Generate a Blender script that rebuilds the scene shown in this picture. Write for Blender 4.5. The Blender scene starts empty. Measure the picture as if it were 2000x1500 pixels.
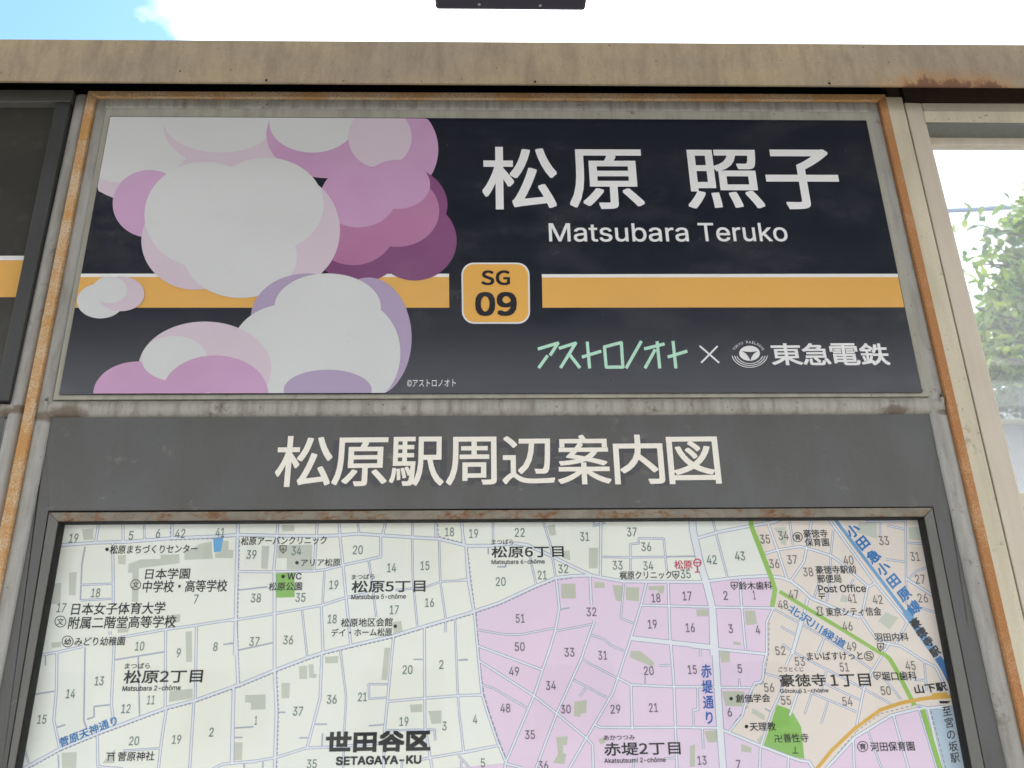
import bpy, bmesh, math, random
from mathutils import Vector, Matrix
from mathutils.geometry import delaunay_2d_cdt, tessellate_polygon

random.seed(7)
S = bpy.context.scene
COL = S.collection
RAD = math.radians

# ------------------------------------------------------------------ camera
PITCH, YAW, ROLL = RAD(21.170), RAD(-1.8615), RAD(-1.0132)
CAM = Vector((0.0, -1.33, 1.55))
FOC = 1600.0            # focal length in pixels of a 2000 px wide picture
_cy, _sy, _cp, _sp = math.cos(YAW), math.sin(YAW), math.cos(PITCH), math.sin(PITCH)
_r = Vector((_cy, _sy, 0)); FWD = Vector((-_sy*_cp, _cy*_cp, _sp)); _u = _r.cross(FWD)
RGT = _r*math.cos(ROLL) + _u*math.sin(ROLL); UP = -_r*math.sin(ROLL) + _u*math.cos(ROLL)
cd = bpy.data.cameras.new('camera'); cam = bpy.data.objects.new('camera', cd); COL.objects.link(cam)
cam.matrix_world = Matrix(((RGT.x, UP.x, -FWD.x, CAM.x), (RGT.y, UP.y, -FWD.y, CAM.y), (RGT.z, UP.z, -FWD.z, CAM.z), (0, 0, 0, 1)))
cd.sensor_width = 36; cd.lens = 36*FOC/2000; cd.dof.use_dof = True; cd.dof.focus_distance = 1.58; cd.dof.aperture_fstop = 5.6; cd.clip_start = 0.02; cd.clip_end = 600
S.camera = cam

# ------------------------------------------------------------------ sky and sun
SUN_EL, SUN_AZ = RAD(52), RAD(38)      # azimuth from +Y (behind the board) towards +X
W = bpy.data.worlds.new('World'); S.world = W; W.use_nodes = True
nt = W.node_tree; nt.nodes.clear()
def wn(t, **k):
    n = nt.nodes.new(t)
    for a, b in k.items(): setattr(n, a, b)
    return n
out = wn('ShaderNodeOutputWorld'); bg = wn('ShaderNodeBackground')
sky = wn('ShaderNodeTexSky', sky_type='NISHITA', sun_disc=False, sun_elevation=SUN_EL, sun_rotation=SUN_AZ)
tc = wn('ShaderNodeTexCoord'); mp = wn('ShaderNodeMapping')
mp.inputs['Location'].default_value = (3.47, 3.16, 5.27); mp.inputs['Scale'].default_value = (1, 1, 1.6)
cn = wn('ShaderNodeTexNoise'); cn.inputs['Scale'].default_value = 1.7; cn.inputs['Detail'].default_value = 9; cn.inputs['Roughness'].default_value = 0.55
cr = wn('ShaderNodeValToRGB'); cr.color_ramp.elements[0].position = 0.36; cr.color_ramp.elements[1].position = 0.44
mx = wn('ShaderNodeMix', data_type='RGBA'); mx.inputs['B'].default_value = (9.8, 10.0, 10.3, 1)
L = nt.links.new
tn = wn('ShaderNodeMix', data_type='RGBA', blend_type='MULTIPLY'); tn.inputs['Factor'].default_value = 1; tn.inputs['B'].default_value = (.84, 1.08, 1.12, 1)
L(tc.outputs['Generated'], mp.inputs['Vector']); L(mp.outputs[0], cn.inputs['Vector']); L(cn.outputs['Fac'], cr.inputs['Fac'])
L(cr.outputs['Color'], mx.inputs['Factor']); L(sky.outputs['Color'], tn.inputs['A']); L(tn.outputs['Result'], mx.inputs['A']); L(mx.outputs['Result'], bg.inputs['Color'])
bg.inputs['Strength'].default_value = 0.12
L(bg.outputs[0], out.inputs['Surface'])
sd = bpy.data.lights.new('sun', 'SUN'); so = bpy.data.objects.new('sun', sd); COL.objects.link(so)
sd.energy = 3.5; sd.angle = RAD(0.53); sd.color = (1, 0.96, 0.91)
sdir = Vector((math.sin(SUN_AZ)*math.cos(SUN_EL), math.cos(SUN_AZ)*math.cos(SUN_EL), math.sin(SUN_EL)))
so.rotation_euler = sdir.to_track_quat('Z', 'Y').to_euler()
S.view_settings.view_transform = 'Standard'; S.view_settings.look = 'None'; S.view_settings.gamma = 1
S.view_settings.exposure = 1.48; S.view_settings.use_curve_mapping = False

# ------------------------------------------------------------------ helpers
def at(x, y, Y=0.0):
    """point of the vertical plane at depth Y that the photograph shows at (x, y)"""
    d = FWD*FOC + RGT*(x-1000) + UP*(750-y)
    return CAM + d*((Y-CAM.y)/d.y)

def tag(o, label=None, cat=None, group=None, kind=None):
    if label: o['label'] = label
    if cat: o['category'] = cat
    if group: o['group'] = group
    if kind: o['kind'] = kind
    return o

def link(name, me, parent=None, mat=None):
    o = bpy.data.objects.new(name, me); COL.objects.link(o)
    if mat is not None: me.materials.append(mat)
    if parent is not None:
        o.parent = parent; o.matrix_parent_inverse = parent.matrix_world.inverted()
    return o

def thing(name, loc, label, cat, group=None):
    o = bpy.data.objects.new(name, None); COL.objects.link(o); o.location = loc; o.empty_display_size = .05
    o.matrix_world = Matrix.Translation(loc)
    return tag(o, label, cat, group)

def mesh(name, vs, fs, mat, parent=None, smooth=False):
    me = bpy.data.meshes.new(name); me.from_pydata([tuple(v) for v in vs], [], fs); me.update()
    if smooth: me.polygons.foreach_set('use_smooth', [True]*len(me.polygons))
    return link(name, me, parent, mat)

def bmo(name, bm, mat, parent=None, bevel=0, seg=2, smooth=False):
    if bevel:
        bmesh.ops.bevel(bm, geom=list(bm.edges), offset=bevel, segments=seg, affect='EDGES', profile=.5, clamp_overlap=True)
    bmesh.ops.recalc_face_normals(bm, faces=bm.faces)
    me = bpy.data.meshes.new(name); bm.to_mesh(me); bm.free()
    if smooth: me.polygons.foreach_set('use_smooth', [True]*len(me.polygons))
    return link(name, me, parent, mat)

def add_prism(bm, pts, dY):
    """closed prism: front polygon pts (3D), pushed back by dY"""
    f = [bm.verts.new(p) for p in pts]; b = [bm.verts.new(p+Vector((0, dY, 0))) for p in pts]
    n = len(pts); bm.faces.new(f); bm.faces.new(b[::-1])
    for i in range(n): bm.faces.new((f[i], b[i], b[(i+1) % n], f[(i+1) % n]))

def slab(name, quad, Y, depth, mat, parent, bevel=.0012, seg=2, smooth=False):
    bm = bmesh.new(); add_prism(bm, [at(x, y, Y) for x, y in quad], depth)
    return bmo(name, bm, mat, parent, bevel, seg, smooth)

def add_box(bm, c, s, m=None):
    M = Matrix.Translation(c) @ (m or Matrix()) @ Matrix.Diagonal((*s, 1))
    bmesh.ops.create_cube(bm, size=1, matrix=M)

def add_tube(bm, pts, r, n=8):
    rings = []
    for i, p in enumerate(pts):
        a = pts[max(i-1, 0)]; b = pts[min(i+1, len(pts)-1)]
        q = (b-a).to_track_quat('Z', 'Y'); rr = r[i] if isinstance(r, (list, tuple)) else r
        rings.append([bm.verts.new(p + q @ Vector((rr*math.cos(2*math.pi*k/n), rr*math.sin(2*math.pi*k/n), 0))) for k in range(n)])
    for A, B in zip(rings, rings[1:]):
        for k in range(n): bm.faces.new((A[k], A[(k+1) % n], B[(k+1) % n], B[k]))
    bm.faces.new(rings[0][::-1]); bm.faces.new(rings[-1])

# ------------------------------------------------------------------ materials
def srgb(r, g, b):
    f = lambda c: (c/255/12.92) if c/255 <= .04045 else ((c/255+.055)/1.055)**2.4
    return (f(r), f(g), f(b), 1)

class NT:
    def __init__(s, name):
        s.m = bpy.data.materials.new(name); s.m.use_nodes = True; s.t = s.m.node_tree; s.t.nodes.clear()
        s.out = s.t.nodes.new('ShaderNodeOutputMaterial'); s.p = s.t.nodes.new('ShaderNodeBsdfPrincipled')
        s.t.links.new(s.p.outputs[0], s.out.inputs[0])
        s.geo = s.t.nodes.new('ShaderNodeNewGeometry')
    def link(s, a, b): s.t.links.new(a, b)
    def noise(s, scale, sc3=(1, 1, 1), detail=4, rough=.55, off=(0, 0, 0)):
        m = s.t.nodes.new('ShaderNodeMapping'); m.inputs['Scale'].default_value = sc3; m.inputs['Location'].default_value = off
        n = s.t.nodes.new('ShaderNodeTexNoise'); n.inputs['Scale'].default_value = scale; n.inputs['Detail'].default_value = detail; n.inputs['Roughness'].default_value = rough
        s.link(s.geo.outputs['Position'], m.inputs['Vector']); s.link(m.outputs[0], n.inputs['Vector']); return n.outputs['Fac']
    def ramp(s, fac, a, b, ca=(0, 0, 0, 1), cb=(1, 1, 1, 1)):
        r = s.t.nodes.new('ShaderNodeValToRGB'); e = r.color_ramp.elements
        e[0].position = a; e[0].color = ca; e[1].position = b; e[1].color = cb
        s.link(fac, r.inputs['Fac']); return r.outputs['Color']
    def mix(s, fac, a, b, mode='MIX'):
        n = s.t.nodes.new('ShaderNodeMix'); n.data_type = 'RGBA'; n.blend_type = mode
        for k, v in (('Factor', fac), ('A', a), ('B', b)):
            if hasattr(v, 'links') or isinstance(v, bpy.types.NodeSocket): s.link(v, n.inputs[k])
            else: n.inputs[k].default_value = v
        return n.outputs['Result']
    def math(s, op, a, b=0.0, c=None):
        n = s.t.nodes.new('ShaderNodeMath'); n.operation = op
        for i, v in enumerate((a, b) if c is None else (a, b, c)):
            if isinstance(v, bpy.types.NodeSocket): s.link(v, n.inputs[i])
            else: n.inputs[i].default_value = v
        return n.outputs[0]
    def xyz(s):
        n = s.t.nodes.new('ShaderNodeSeparateXYZ'); s.link(s.geo.outputs['Position'], n.inputs[0]); return n.outputs
    def bump(s, h, dist=.0006, strength=.5):
        n = s.t.nodes.new('ShaderNodeBump'); n.inputs['Distance'].default_value = dist; n.inputs['Strength'].default_value = strength
        s.link(h, n.inputs['Height']); s.link(n.outputs[0], s.p.inputs['Normal'])
    def done(s, col, rough=.5, metal=0, spec=.5):
        if isinstance(col, bpy.types.NodeSocket): s.link(col, s.p.inputs['Base Color'])
        else: s.p.inputs['Base Color'].default_value = col
        if isinstance(rough, bpy.types.NodeSocket): s.link(rough, s.p.inputs['Roughness'])
        else: s.p.inputs['Roughness'].default_value = rough
        s.p.inputs['Metallic'].default_value = metal; s.p.inputs['Specular IOR Level'].default_value = spec
        return s.m

def flat(name, col, rough=.6, spec=.3):
    n = NT(name); return n.done(n.mix(n.ramp(n.noise(220, detail=3), .3, .7), col, tuple(c*.93 for c in col[:3])+(1,)), rough, 0, spec)

def painted(name, col, dirt, amount=.5, streak=(55, 55, 5), rough=.5, speck=None, speck_amt=.5, seed=0, bumpd=.0004, grime=None):
    n = NT(name)
    big = n.noise(5, detail=4, off=(seed, 0, seed)); st = n.noise(1, sc3=streak, detail=5, rough=.65, off=(seed, 3, 0)); fine = n.noise(320, detail=3)
    c = n.mix(n.ramp(big, .3, .75), col, tuple(x*.86 for x in col[:3])+(1,))
    c = n.mix(n.math('MULTIPLY', n.ramp(st, .42, .74), amount), c, dirt)
    c = n.mix(n.math('MULTIPLY', n.ramp(fine, .35, .75), .22), c, tuple(x*.6 for x in col[:3])+(1,))
    if speck:
        m = n.math('MULTIPLY', n.ramp(n.noise(26, detail=6, rough=.7, off=(seed+5, 1, 2)), .62-.12*speck_amt, .70), n.ramp(n.noise(7, detail=2, off=(seed, 9, 4)), .42, .6))
        c = n.mix(m, c, speck)
        dots = n.ramp(n.noise(150, detail=2, off=(0, seed, 0)), .70, .73)
        c = n.mix(n.math('MULTIPLY', dots, .7), c, tuple(x*.35 for x in speck[:3])+(1,))
    for gx, gz, gr in (grime or ()):
        X, Y, Z = n.xyz(); dx = n.math('DIVIDE', n.math('SUBTRACT', X, gx), gr); dz = n.math('DIVIDE', n.math('SUBTRACT', Z, gz), gr*.38)
        dd = n.math('SQRT', n.math('ADD', n.math('MULTIPLY', dx, dx), n.math('MULTIPLY', dz, dz)))
        gm = n.math('SUBTRACT', n.math('ADD', n.noise(45, detail=7, rough=.72, off=(seed, 4, 4)), .42), dd)
        c = n.mix(n.math('MULTIPLY', n.ramp(gm, .0, .45), .8), c, srgb(98, 80, 62))
    n.bump(n.noise(90, detail=5), bumpd, .5)
    return n.done(c, n.math('ADD', n.math('MULTIPLY', fine, .2), rough-.1))

def rusty(name, paint, rust, dark, bias=.5, seed=0):
    n = NT(name)
    z = n.noise(1, sc3=(9, 9, 9), detail=6, rough=.65, off=(seed, 2, 1)); f = n.noise(170, detail=5, rough=.7); g = n.noise(420, detail=3, rough=.8, off=(seed, 0, 0))
    m = n.math('ADD', n.math('MULTIPLY_ADD', n.math('SUBTRACT', z, .5), 1.5, .5), n.math('MULTIPLY', n.math('SUBTRACT', f, .5), .5))
    c = n.mix(n.ramp(m, bias-.09, bias+.09), paint, rust)
    c = n.mix(n.ramp(g, .42, .62), c, tuple(.5*a+.5*b for a, b in zip(rust, dark)))
    c = n.mix(n.ramp(n.noise(60, detail=6, rough=.75, off=(seed+3, 3, 3)), .64, .70), c, dark)
    n.bump(f, .0009, .8)
    return n.done(c, .85, 0, .2)

M = {}
M['beam'] = None
def beam_mat():
    n = NT('weathered beige painted steel'); X, Y, Z = n.xyz()
    base, pale, dirt = srgb(164, 148, 126), srgb(178, 160, 126), srgb(104, 90, 76)
    big = n.noise(4, sc3=(1, 1, 3), detail=5); c = n.mix(n.ramp(big, .35, .65), base, pale)
    st = n.noise(1, sc3=(30, 30, 7), detail=7, rough=.75); c = n.mix(n.math('MULTIPLY', n.ramp(st, .44, .70), .5), c, dirt)
    st2 = n.noise(1, sc3=(6, 6, 5), detail=7, rough=.7, off=(4, 0, 0)); c = n.mix(n.math('MULTIPLY', n.ramp(st2, .48, .74), .22), c, srgb(140, 122, 106))
    c = n.mix(n.math('MULTIPLY', n.ramp(n.noise(240, detail=4, rough=.7), .35, .8), .3), c, dirt)
    # rust bleeding up from the lower lip near the right end
    zb = at(1800, 168, -.06).z; x0 = at(1590, 168, -.06).x; x1 = at(1985, 168, -.06).x
    up = n.math('DIVIDE', n.math('SUBTRACT', Z, zb), .045)
    mask = n.math('MULTIPLY', n.ramp(n.math('DIVIDE', n.math('SUBTRACT', X, x0), x1-x0), .0, .55), n.ramp(n.math('DIVIDE', n.math('SUBTRACT', x1+.03, X), .12), .0, .5))
    blot = n.noise(1, sc3=(44, 44, 26), detail=6, rough=.7, off=(2.3, 0, 5)); 
    v = n.math('MULTIPLY', n.math('SUBTRACT', n.math('ADD', blot, .36), n.math('MULTIPLY', up, .55)), mask)
    c = n.mix(n.math('MULTIPLY', n.ramp(v, .34, .74), .75), c, srgb(168, 118, 66))
    c = n.mix(n.math('MULTIPLY', n.ramp(v, .66, .80), .8), c, srgb(96, 58, 40))
    c = n.mix(n.ramp(n.noise(120, detail=2, off=(0, 8, 0)), .72, .75), c, srgb(60, 48, 36))
    n.bump(n.noise(70, detail=5), .0005, .5)
    return n.done(c, .55)
M['beam'] = beam_mat()
M['dark_inside'] = flat('black painted for shaded gaps', (.006, .006, .007, 1), .9, .1)  # near-black colour stands in for shade in the gap under the beam
M['tube'] = painted('weathered grey galvanised tube', srgb(174, 173, 167), srgb(110, 103, 92), .62, rough=.42, speck=srgb(92, 76, 58), speck_amt=.3, seed=1, streak=(60, 60, 9), grime=[(at(90, 812, .01).x, at(90, 815, .01).z, .035), (at(1842, 806, .01).x, at(1842, 806, .01).z, .02), (at(38, 800, .01).x, at(38, 800, .01).z, .03)])
M['tube_top'] = painted('streaked grey tube', srgb(176, 174, 164), srgb(112, 106, 94), .85, rough=.45, speck=srgb(92, 76, 58), speck_amt=.3, seed=6, streak=(70, 70, 6), grime=[(at(130, 809, .01).x, at(130, 809, .01).z, .045), (at(1745, 802, .01).x, at(1745, 802, .01).z, .03), (at(20, 806, .01).x, at(20, 806, .01).z, .03)])
M['lip'] = painted('pale grey trim', srgb(178, 176, 162), srgb(110, 104, 92), .45, rough=.5, speck=srgb(110, 70, 50), speck_amt=.1, seed=3)
M['rust_left'] = rusty('flaking ochre edge', srgb(216, 200, 172), srgb(206, 160, 104), srgb(136, 86, 50), .50, 1)
M['rust_top'] = rusty('rusting cream edge', srgb(222, 206, 178), srgb(212, 168, 116), srgb(150, 100, 60), .52, 5)
M['rust_right'] = rusty('fully rusted edge', srgb(206, 166, 126), srgb(188, 136, 90), srgb(110, 70, 44), .42, 9)
M['cream'] = painted('cream painted steel', srgb(216, 207, 182), srgb(150, 140, 112), .35, rough=.45, speck=srgb(120, 112, 84), speck_amt=.35, seed=2, streak=(30, 30, 3))
M['cream2'] = painted('pale beige painted steel', srgb(216, 205, 188), srgb(168, 154, 132), .32, rough=.4, seed=8, streak=(24, 24, 2))
M['shade_brown'] = painted('dark brown for beam shade', srgb(72, 60, 52), srgb(50, 42, 38), .4, seed=21)  # dark brown stands in for the shade below the beam
M['soffit_shade'] = painted('soffit grey green with painted shade', srgb(118, 122, 114), srgb(90, 92, 84), .4, seed=23)  # darker grey paints shade onto the underside of the header rail
M['panel'] = painted('dull charcoal enamel', srgb(94, 95, 95), srgb(76, 72, 62), .5, streak=(12, 12, 5), rough=.42, seed=4, bumpd=.00015, speck=srgb(124, 122, 112), speck_amt=.1)
M['mapbar'] = painted('grey enamel bar', srgb(110, 110, 106), srgb(80, 76, 68), .35, rough=.45, seed=7)
def bar_top():
    n = NT('grey bar with rust patches')
    c = n.mix(n.ramp(n.noise(40, detail=5), .35, .7), srgb(140, 134, 120), srgb(112, 106, 94))
    m = n.noise(1, sc3=(34, 34, 60), detail=7, rough=.72, off=(1, 0, 2)); c = n.mix(n.ramp(m, .50, .60), c, srgb(124, 90, 58)); c = n.mix(n.ramp(m, .60, .70), c, srgb(84, 56, 36))
    n.bump(n.noise(140, detail=5), .0005, .5); return n.done(c, .6)
M['bar_top'] = bar_top()
M['dark_frame'] = painted('charcoal aluminium', srgb(66, 67, 68), srgb(52, 50, 46), .4, rough=.45, seed=11, bumpd=.00015)
M['recess_shade'] = flat('black for recess shade', (.02, .02, .019, 1), .7, .2)  # black stands in for shade inside the map recess
M['seal'] = flat('black joint', (.01, .009, .008, 1), .8, .2)
def print_mat(name, col, rough=.33, spec=.5, col2=None):
    n = NT(name); c2 = col2 or tuple(c*.92 for c in col[:3])+(1,)
    c = n.mix(n.ramp(n.noise(3, detail=3), .3, .7), col, c2)
    n.bump(n.noise(9, detail=2), .0008, .25)
    sm = n.noise(1, sc3=(5, 5, 9), detail=7, rough=.7, off=(3, 0, 1))
    c = n.mix(n.math('MULTIPLY', n.ramp(sm, .5, .78), .10), c, (.30, .29, .27, 1))
    c = n.mix(n.math('MULTIPLY', n.ramp(n.noise(260, detail=2), .70, .74), .25), c, (.35, .33, .30, 1))
    return n.done(c, n.math('ADD', n.math('MULTIPLY', n.ramp(sm, .3, .7), .16), rough-.08), 0, spec)
M['navy'] = print_mat('printed near-black navy', srgb(19, 26, 42), .22, .85)
M['orange'] = print_mat('printed orange', srgb(232, 178, 92))
M['white'] = print_mat('printed white', srgb(238, 238, 238))
M['badge_orange'] = print_mat('printed badge orange', srgb(236, 180, 88))
M['mint'] = print_mat('printed mint', srgb(186, 232, 208))
M['ink'] = print_mat('printed dark navy ink', srgb(30, 30, 40))
M['art_white'] = print_mat('printed pale grey white', srgb(214, 216, 216), .34)
M['art_blush'] = print_mat('printed pale blush', srgb(214, 198, 210), .34)
M['art_pink'] = print_mat('printed soft pink', srgb(208, 172, 206), .34, .5, srgb(190, 146, 184))
M['art_rose'] = print_mat('printed rose', srgb(172, 112, 152), .34, .5, srgb(186, 130, 168))
M['art_plum'] = print_mat('printed plum', srgb(120, 68, 112), .34, .5, srgb(140, 84, 130))
M['art_lilac'] = print_mat('printed lilac shade', srgb(176, 160, 190), .34)
M['art_line'] = print_mat('printed thin line', srgb(150, 130, 150), .34)
M['cream_letter'] = flat('cream vinyl lettering', srgb(248, 243, 232), .55)
M['ghost'] = painted('stained residue of old lettering', srgb(80, 81, 86), srgb(70, 69, 70), .3, rough=.5)
def old_panel(name, c1, c2):
    n = NT(name); w = n.noise(1, sc3=(3, 3, 5), detail=4, rough=.5)
    c = n.mix(n.ramp(w, .4, .62), c1, c2); c = n.mix(n.math('MULTIPLY', n.ramp(n.noise(30, detail=5), .55, .7), .4), c, tuple(x*1.5 for x in c2[:3])+(1,)); return n.done(c, .3)
M['old_panel'] = old_panel('dusty black sign face', srgb(56, 56, 54), srgb(66, 64, 58))
# map inks
def paper(name, col, warm=None):
    n = NT(name); w = warm or tuple(c*.95 for c in col[:3])+(1,)
    c = n.mix(n.ramp(n.noise(4, detail=3), .35, .65), col, w); n.bump(n.noise(7, detail=2), .0015, .3)
    return n.done(c, .55, 0, .3)
M['m_base'] = paper('map paper pale green', srgb(242, 243, 240), srgb(243, 241, 232))
M['m_pink'] = paper('map paper pink', srgb(238, 211, 236), srgb(232, 211, 237))
M['m_peach'] = paper('map paper peach', srgb(238, 224, 218), srgb(234, 222, 216))
M['m_sky'] = paper('map paper pale blue', srgb(190, 208, 228))
M['m_build'] = paper('map building grey', srgb(206, 208, 198))
M['m_buildp'] = paper('map building olive', srgb(196, 198, 182))
M['m_case'] = paper('map street edge', srgb(142, 148, 184))
M['m_fill'] = paper('map street', srgb(236, 238, 248))
M['m_lane'] = paper('map lane', srgb(176, 180, 200))
M['m_green'] = paper('map park green', srgb(142, 194, 94))
M['m_band'] = paper('map greenway', srgb(154, 198, 92))
M['m_blue'] = paper('map blue', srgb(110, 178, 232))
M['m_rail'] = paper('map railway blue', srgb(112, 166, 216))
M['m_rail2'] = paper('map railway deep blue', srgb(62, 126, 196))
M['m_orange'] = paper('map tram line orange', srgb(226, 176, 76))
M['m_dash'] = paper('map border dash', srgb(140, 140, 160))
M['t_black'] = flat('map black type', srgb(22, 21, 26), .6)
M['t_num'] = flat('map number grey green', srgb(108, 130, 124), .6)
M['t_nump'] = flat('map number grey purple', srgb(98, 88, 106), .6)
M['t_numo'] = flat('map number warm grey', srgb(122, 114, 112), .6)
M['t_blue'] = flat('map street name blue', srgb(36, 124, 196), .6)
M['t_dblue'] = flat('map avenue name blue', srgb(44, 100, 186), .6)
M['t_red'] = flat('map station red', srgb(206, 44, 92), .6)

def glass_mat(name, tint, haze, refl=1.0):
    m = bpy.data.materials.new(name); m.use_nodes = True; t = m.node_tree; t.nodes.clear()
    o = t.nodes.new('ShaderNodeOutputMaterial'); tr = t.nodes.new('ShaderNodeBsdfTransparent'); gl = t.nodes.new('ShaderNodeBsdfGlossy'); df = t.nodes.new('ShaderNodeBsdfDiffuse')
    fr = t.nodes.new('ShaderNodeFresnel'); fr.inputs[0].default_value = 1.45
    tr.inputs[0].default_value = tint; gl.inputs['Roughness'].default_value = .01; df.inputs[0].default_value = (.8, .82, .84, 1)
    g = t.nodes.new('ShaderNodeNewGeometry'); nz = t.nodes.new('ShaderNodeTexNoise'); nz.inputs['Scale'].default_value = 6; nz.inputs['Detail'].default_value = 6
    t.links.new(g.outputs['Position'], nz.inputs['Vector'])
    mm = t.nodes.new('ShaderNodeMath'); mm.operation = 'MULTIPLY'; mm.inputs[1].default_value = haze*2; t.links.new(nz.outputs['Fac'], mm.inputs[0])
    a = t.nodes.new('ShaderNodeMixShader'); b = t.nodes.new('ShaderNodeMixShader')
    t.links.new(mm.outputs[0], a.inputs[0]); t.links.new(tr.outputs[0], a.inputs[1]); t.links.new(df.outputs[0], a.inputs[2])
    f2 = t.nodes.new('ShaderNodeMath'); f2.operation = 'MULTIPLY'; f2.inputs[1].default_value = refl; t.links.new(fr.outputs[0], f2.inputs[0])
    bf = t.nodes.new('ShaderNodeMath'); bf.operation = 'SUBTRACT'; bf.inputs[0].default_value = 1; t.links.new(g.outputs['Backfacing'], bf.inputs[1])
    f3 = t.nodes.new('ShaderNodeMath'); f3.operation = 'MULTIPLY'; t.links.new(f2.outputs[0], f3.inputs[0]); t.links.new(bf.outputs[0], f3.inputs[1]); f2 = f3
    t.links.new(f2.outputs[0], b.inputs[0]); t.links.new(a.outputs[0], b.inputs[1]); t.links.new(gl.outputs[0], b.inputs[2]); t.links.new(b.outputs[0], o.inputs[0])
    return m
M['glass'] = glass_mat('dusty window glass', (.95, .98, 1, 1), .2)
M['map_glass'] = glass_mat('clear cover glass', (.99, 1, .99, 1), .012, .8)

# ------------------------------------------------------------------ lettering
import os
def load_font(fn):
    try: return bpy.data.fonts.load(os.path.join(bpy.utils.system_resource('DATAFILES'), 'fonts', fn))   # Blender's own bundled font
    except Exception: return None
QUEUE = []          # (object, strings, builder): meshes filled in at the end by one pass over the type

def typeset(strings, bundled):
    """outline every string once: one text object, one line each; returns {string: (verts2d, faces)}"""
    c = bpy.data.curves.new('pen', 'FONT'); c.size = 1; c.resolution_u = 4; c.space_line = 4
    f = load_font('Noto Sans CJK Regular.woff2') if bundled else None
    if f: c.font = f
    names = ['国', '国'] + sorted(strings); c.body = '\n'.join(names)
    o = bpy.data.objects.new('pen', c); COL.objects.link(o)
    me = bpy.data.meshes.new_from_object(o.evaluated_get(bpy.context.evaluated_depsgraph_get()))
    v = [(p.co.x, p.co.y) for p in me.vertices]; fs = [tuple(p.vertices) for p in me.polygons]
    bpy.data.meshes.remove(me); bpy.data.objects.remove(o); bpy.data.curves.remove(c)
    # line pitch: from the two equal first lines
    ys = sorted({round(q[1], 5) for q in v}, reverse=True)
    # em scale from the first glyph: walk down until the first big empty band
    k = next(i for i, (a, b) in enumerate(zip(ys, ys[1:])) if a-b > (ys[0]-ys[-1])/len(names)*.4)
    h = ys[0]-ys[k]; pitch = ys[0]-ys[k+1]; em = .90/h; base = ys[k] + .07/em     # baseline of line 0
    out = {}
    for q in fs:
        n = round((base+.35/em - v[q[0]][1])/pitch); d = out.setdefault(names[min(max(n, 0), len(names)-1)], ([], [], {}, n))
        if d[3] != n: continue
        g = []
        for a in q:
            if a not in d[2]: d[2][a] = len(d[0]); d[0].append((v[a][0]*em, (v[a][1]-base+n*pitch)*em))
            g.append(d[2][a])
        d[1].append(tuple(g))
    return {k_: (d[0], d[1]) for k_, d in out.items()}

def grotesque(strings):
    """plain sans outlines; contours may overlap, so keep every region with a non-zero winding"""
    c = bpy.data.curves.new('pen', 'FONT'); c.size = 1; c.resolution_u = 4; c.space_line = 4; f = load_font('Inter.woff2')
    if not f: return {}
    c.font = f; out = {}; o = bpy.data.objects.new('pen', c); COL.objects.link(o)
    for t in sorted(strings):
        c.body = t; cu = o.to_curve(bpy.context.evaluated_depsgraph_get()); loops = []
        for sp in cu.splines:
            q = []; bp = sp.bezier_points; N = len(bp)
            for i in range(N):
                a, b = bp[i], bp[(i+1) % N]; p0, p1, p2, p3 = a.co, a.handle_right, b.handle_left, b.co
                line = (p1-p0).cross(p3-p0).length < 1e-5 and (p2-p0).cross(p3-p0).length < 1e-5
                for k in range(1 if line else 5):
                    u = k/5; w = (1-u)**3*p0+3*(1-u)**2*u*p1+3*(1-u)*u*u*p2+u**3*p3; q.append((w.x, w.y))
            if len(q) > 2: loops.append(q)
        o.to_curve_clear()
        V, F = [], []; sg = []
        for q in loops:
            ar = sum(q[i][0]*q[(i+1) % len(q)][1]-q[(i+1) % len(q)][0]*q[i][1] for i in range(len(q)))
            sg.append(1 if ar > 0 else -1); k = len(V); V += [Vector(p) for p in (q if ar > 0 else q[::-1])]; F.append(list(range(k, len(V))))
        if not V: continue
        v, _, fs, _, _, src = delaunay_2d_cdt(V, [], F, 1, 1e-6)
        out[t] = ([(p.x, p.y) for p in v], [tuple(g) for g, r in zip(fs, src) if r and sum(sg[i] for i in r) != 0])
    bpy.data.objects.remove(o); bpy.data.curves.remove(c); return out

def flush():
    al = {t for _, ss, _ in QUEUE for t in ss}; lat = {t for t in al if any(c.isascii() for c in t)}
    T = typeset(lat, True); rest = sorted(al-lat)
    for i in range(0, len(rest), 12): T.update(typeset(rest[i:i+12], False))
    T.update({k: v for k, v in grotesque({t for t in lat if t not in ('SG', '09') and all(ord(c) < 0x2E80 for c in t)}).items()})
    for o, ss, fn in QUEUE:
        P, F = fn(*[T.get(t, ([], [])) for t in ss]); o.data.from_pydata([tuple(p) for p in P], [], F); o.data.update()

def embolden(P, F, ex, ny):
    """heavier weight: the same outline printed again, shifted to all sides, each print a hair prouder"""
    P2, F2 = list(P), list(F)
    for i, (a, b) in enumerate(((1, 0), (0, 1), (-1, 0), (0, -1), (1, 1), (-1, 1), (-1, -1), (1, -1))):
        o = ex*a+ny*b+Vector((0, -.000015*(i+1), 0)); k = len(P2)
        P2 += [p+o for p in P]; F2 += [tuple(q+k for q in t) for t in F]
    return P2, F2

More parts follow.
